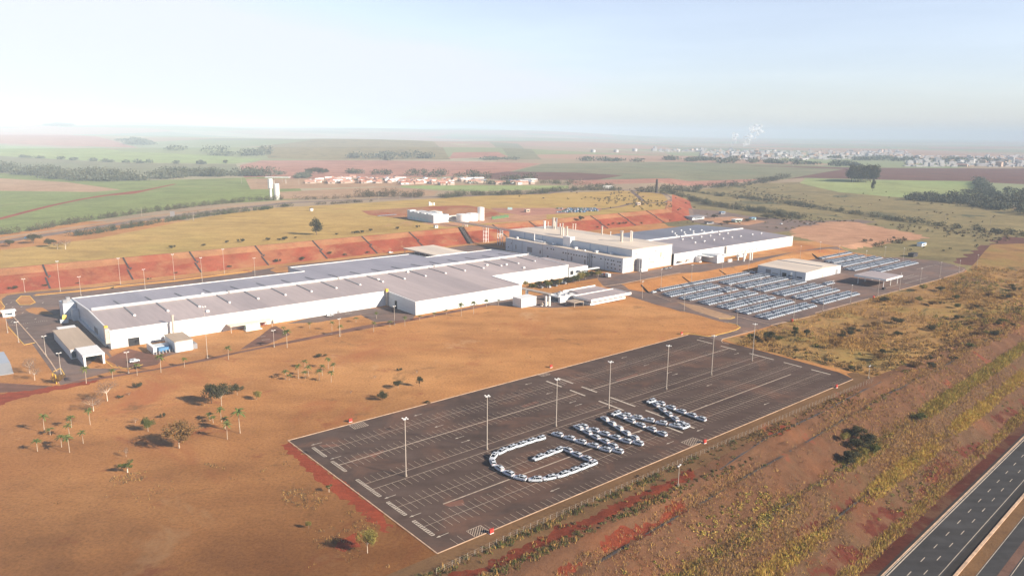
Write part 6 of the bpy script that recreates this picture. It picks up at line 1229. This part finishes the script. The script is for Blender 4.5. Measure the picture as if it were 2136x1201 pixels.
zones = [((370, 480), (345, 368), 'at the left end', 13), ((505, 640), (325, 368), 'in the left middle part', 22), ((640, 700), (322, 366), 'left of the central street', 9), ((745, 900), (330, 370), 'right of the central street', 24), ((930, 1060), (325, 366), 'in the middle part', 18), ((1060, 1150), (345, 373), 'behind the brown field', 11), ((1160, 1300), (338, 370), 'right of the middle', 16), ((1300, 1440), (342, 378), 'in the right middle part', 16), ((1450, 1640), (336, 365), 'in the right part', 14), ((1780, 2030), (350, 374), 'at the far right end', 14)]
for (x0, x1), (y0, y1), zn, cnt in zones:
    P_ = sorted((hr.uniform(x0, x1), hr.uniform(y0, y1)) for _ in range(cnt))
    for i, (x, y) in enumerate(P_):
        q = G(*ZN(x, y)); wm = hr.choice(['render', 'render', 'render', 'towno', 'white']); rm = hr.choice(['clay', 'claylt', 'claylt', 'white']) if x < 1500 else hr.choice(['white', 'claylt', 'silver']); L = hr.choice([10, 13, 17]) if x < 1450 else hr.choice([14, 20, 26])
        cn = {'clay': 'red-roofed', 'claylt': 'pink-roofed', 'white': 'white-roofed', 'silver': 'grey-roofed'}[rm]
        o = thing('house', f'{cn} estate house {zn}, {ordw(i + 1)} from the left', 'house', q, hr.choice([0, math.pi / 2]) + .35, 'houses of the estate')
        for me in house_mesh(L, 9, 3.4 if L < 18 else 4.4, wm, rm): mobj(me.name.split('.')[0], me, o)
TM = {}
for i, (wm, rm) in enumerate((('towno', 'claylt'), ('townw', 'townw'), ('towno', 'towno'), ('townw', 'silver'))):
    for j, (L, Wd, h) in enumerate(((40, 24, 10), (70, 34, 12), (36, 30, 26))):
        b = MB().box(-L / 2, L / 2, -Wd / 2, Wd / 2, -3, h); e = 1; b.add([(-L / 2 - e, -Wd / 2 - e, h), (L / 2 + e, -Wd / 2 - e, h), (L / 2 + e, Wd / 2 + e, h), (-L / 2 - e, Wd / 2 + e, h), (-L / 4, 0, h + 4), (L / 4, 0, h + 4)], [(0, 1, 5, 4), (3, 4, 5, 2), (0, 4, 3), (1, 2, 5)], 1); TM[(i, j)] = b.mesh('town_building', [wm, rm])
TB = []
for x0, x1, y0, y1, c_, zn in ((1372, 1470, 313, 317, 22, 'left arm of the far town'), (1465, 1590, 314, 332, 80, 'left cluster of the far town'), (1590, 1700, 316, 334, 30, 'part below the steam plume'), (1700, 1880, 317, 331, 60, 'middle of the far town'), (1900, 2000, 330, 341, 25, 'lower middle of the far town'), (1990, 2136, 328, 348, 70, 'right cluster of the far town')):
    P_ = sorted((hr.uniform(x0, x1), hr.uniform(y0, y1)) for _ in range(c_))
    for i, (u, v) in enumerate(P_):
        q = G(u, v)
        if q.y > 20000: continue
        a = hr.choice([0, 1, 1, 2, 3]); j = hr.choice([0, 0, 0, 1, 1, 2]) if hr.random() < .9 else 2; o = bpy.data.objects.new('town_building', TM[(a, j)]); COL.objects.link(o); o.location = q; o.rotation_euler = (0, 0, hr.uniform(0, 3.1)); sc_ = hr.uniform(.3, .65); o.scale = (sc_,) * 3
        tag(o, f'{["pink-roofed", "white", "pale", "grey-roofed"][a]} {["low", "long", "tall"][j]} block, {zn}' + (f', {ordw(i + 1)} one'), 'building', 'buildings of the far town')
tw = MB()
for (x0, x1, y0, y1, c_) in ((1375, 1475, 313, 317, 60), (1465, 1600, 314, 333, 330), (1600, 1900, 315, 333, 420), (1890, 2136, 326, 348, 420), (2136, 2300, 330, 352, 120)):
    for k in range(c_):
        q = G(hr.uniform(x0, x1), hr.uniform(y0, y1))
        if q.y > 20000: continue
        a = hr.uniform(4, 11); b_ = hr.uniform(4, 8); h = hr.choice([3, 4, 4, 5, 6, 12]); tw.box(q.x - a, q.x + a, q.y - b_, q.y + b_, q.z - 3, q.z + h, hr.choice([0, 0, 0, 1]))
tag(tw.build('far_town', ['townw', 'towno', 'claylt']), 'countless small pale roofs of the far town', None, None, 'stuff')
for i, (u, v) in enumerate(((1237, 318), (1285, 318), (1324, 316))):
    q = G(u, v); k = MPP(q); o = MB().tube([(0, 0, -5), (0, 0, 5 * k), (0, 0, 6 * k)], [5 * k, 5 * k, 2 * k], 20).build('storage_tank', 'townw'); o.location = q; tag(o, f'{ORD[i]} from the left of three far white storage tanks', 'tank', 'far white tanks')
q = G(1365, 315); k = MPP(q); o = MB().box(-5 * k, 4 * k, -20, 20, -5, 5 * k).box(-1 * k, 3 * k, -18, 18, 5 * k, 9 * k).build('factory_block', 'townw'); o.location = q; tag(o, 'stepped white block right of the three far tanks', 'building')
# steam plumes of the mill
sm_, n, b = new_mat('steam'); b.inputs['Base Color'].default_value = (.93, .94, .96, 1); b.inputs['Roughness'].default_value = 1; b.inputs['Specular IOR Level'].default_value = 0
nz_ = noise(n, n.nodes.new('ShaderNodeNewGeometry').outputs['Position'], .03, 5, .6); n.links.new(ramp(n, nz_, [(.35, (.04, .04, .04)), (.65, (.42, .42, .42))]), b.inputs['Alpha'])
import bmesh
for i, (u0, du, hpx, wpx, lb) in enumerate(((1527, 8, 26, 9, 'left narrow column of the white steam plumes'), (1553, 26, 40, 17, 'right broad column of the white steam plumes'))):
    q = G(u0, 306); k = MPP(q); rng = np.random.default_rng(90 + i); bm = bmesh.new()
    for j in range(46):
        f = rng.uniform(0, 1); r = k * wpx * (.12 + .16 * f) * rng.uniform(.7, 1.25); m_ = Matrix.Translation(((du * f + rng.normal() * wpx * (.12 + .34 * f)) * k, rng.uniform(-1, 1) * 60, k * hpx * (f + rng.normal() * .08 * f) + r * .3)); s0 = len(bm.verts)
        bmesh.ops.create_icosphere(bm, subdivisions=2, radius=r, matrix=m_)
    for v in bm.verts: v.co += Vector((wav(v.co.x, v.co.z, .03, 3), 0, wav(v.co.z, v.co.x, .03, 4))) * 9 * .6
    me = bpy.data.meshes.new('steam_plume'); bm.to_mesh(me); bm.free(); me.materials.append(sm_); o = mobj('steam_plume', me); o.location = q
    rm_ = o.modifiers.new('merge', 'REMESH'); rm_.mode = 'VOXEL'; rm_.voxel_size = 9; rm_.use_smooth_shade = True; tag(o, lb, 'steam')
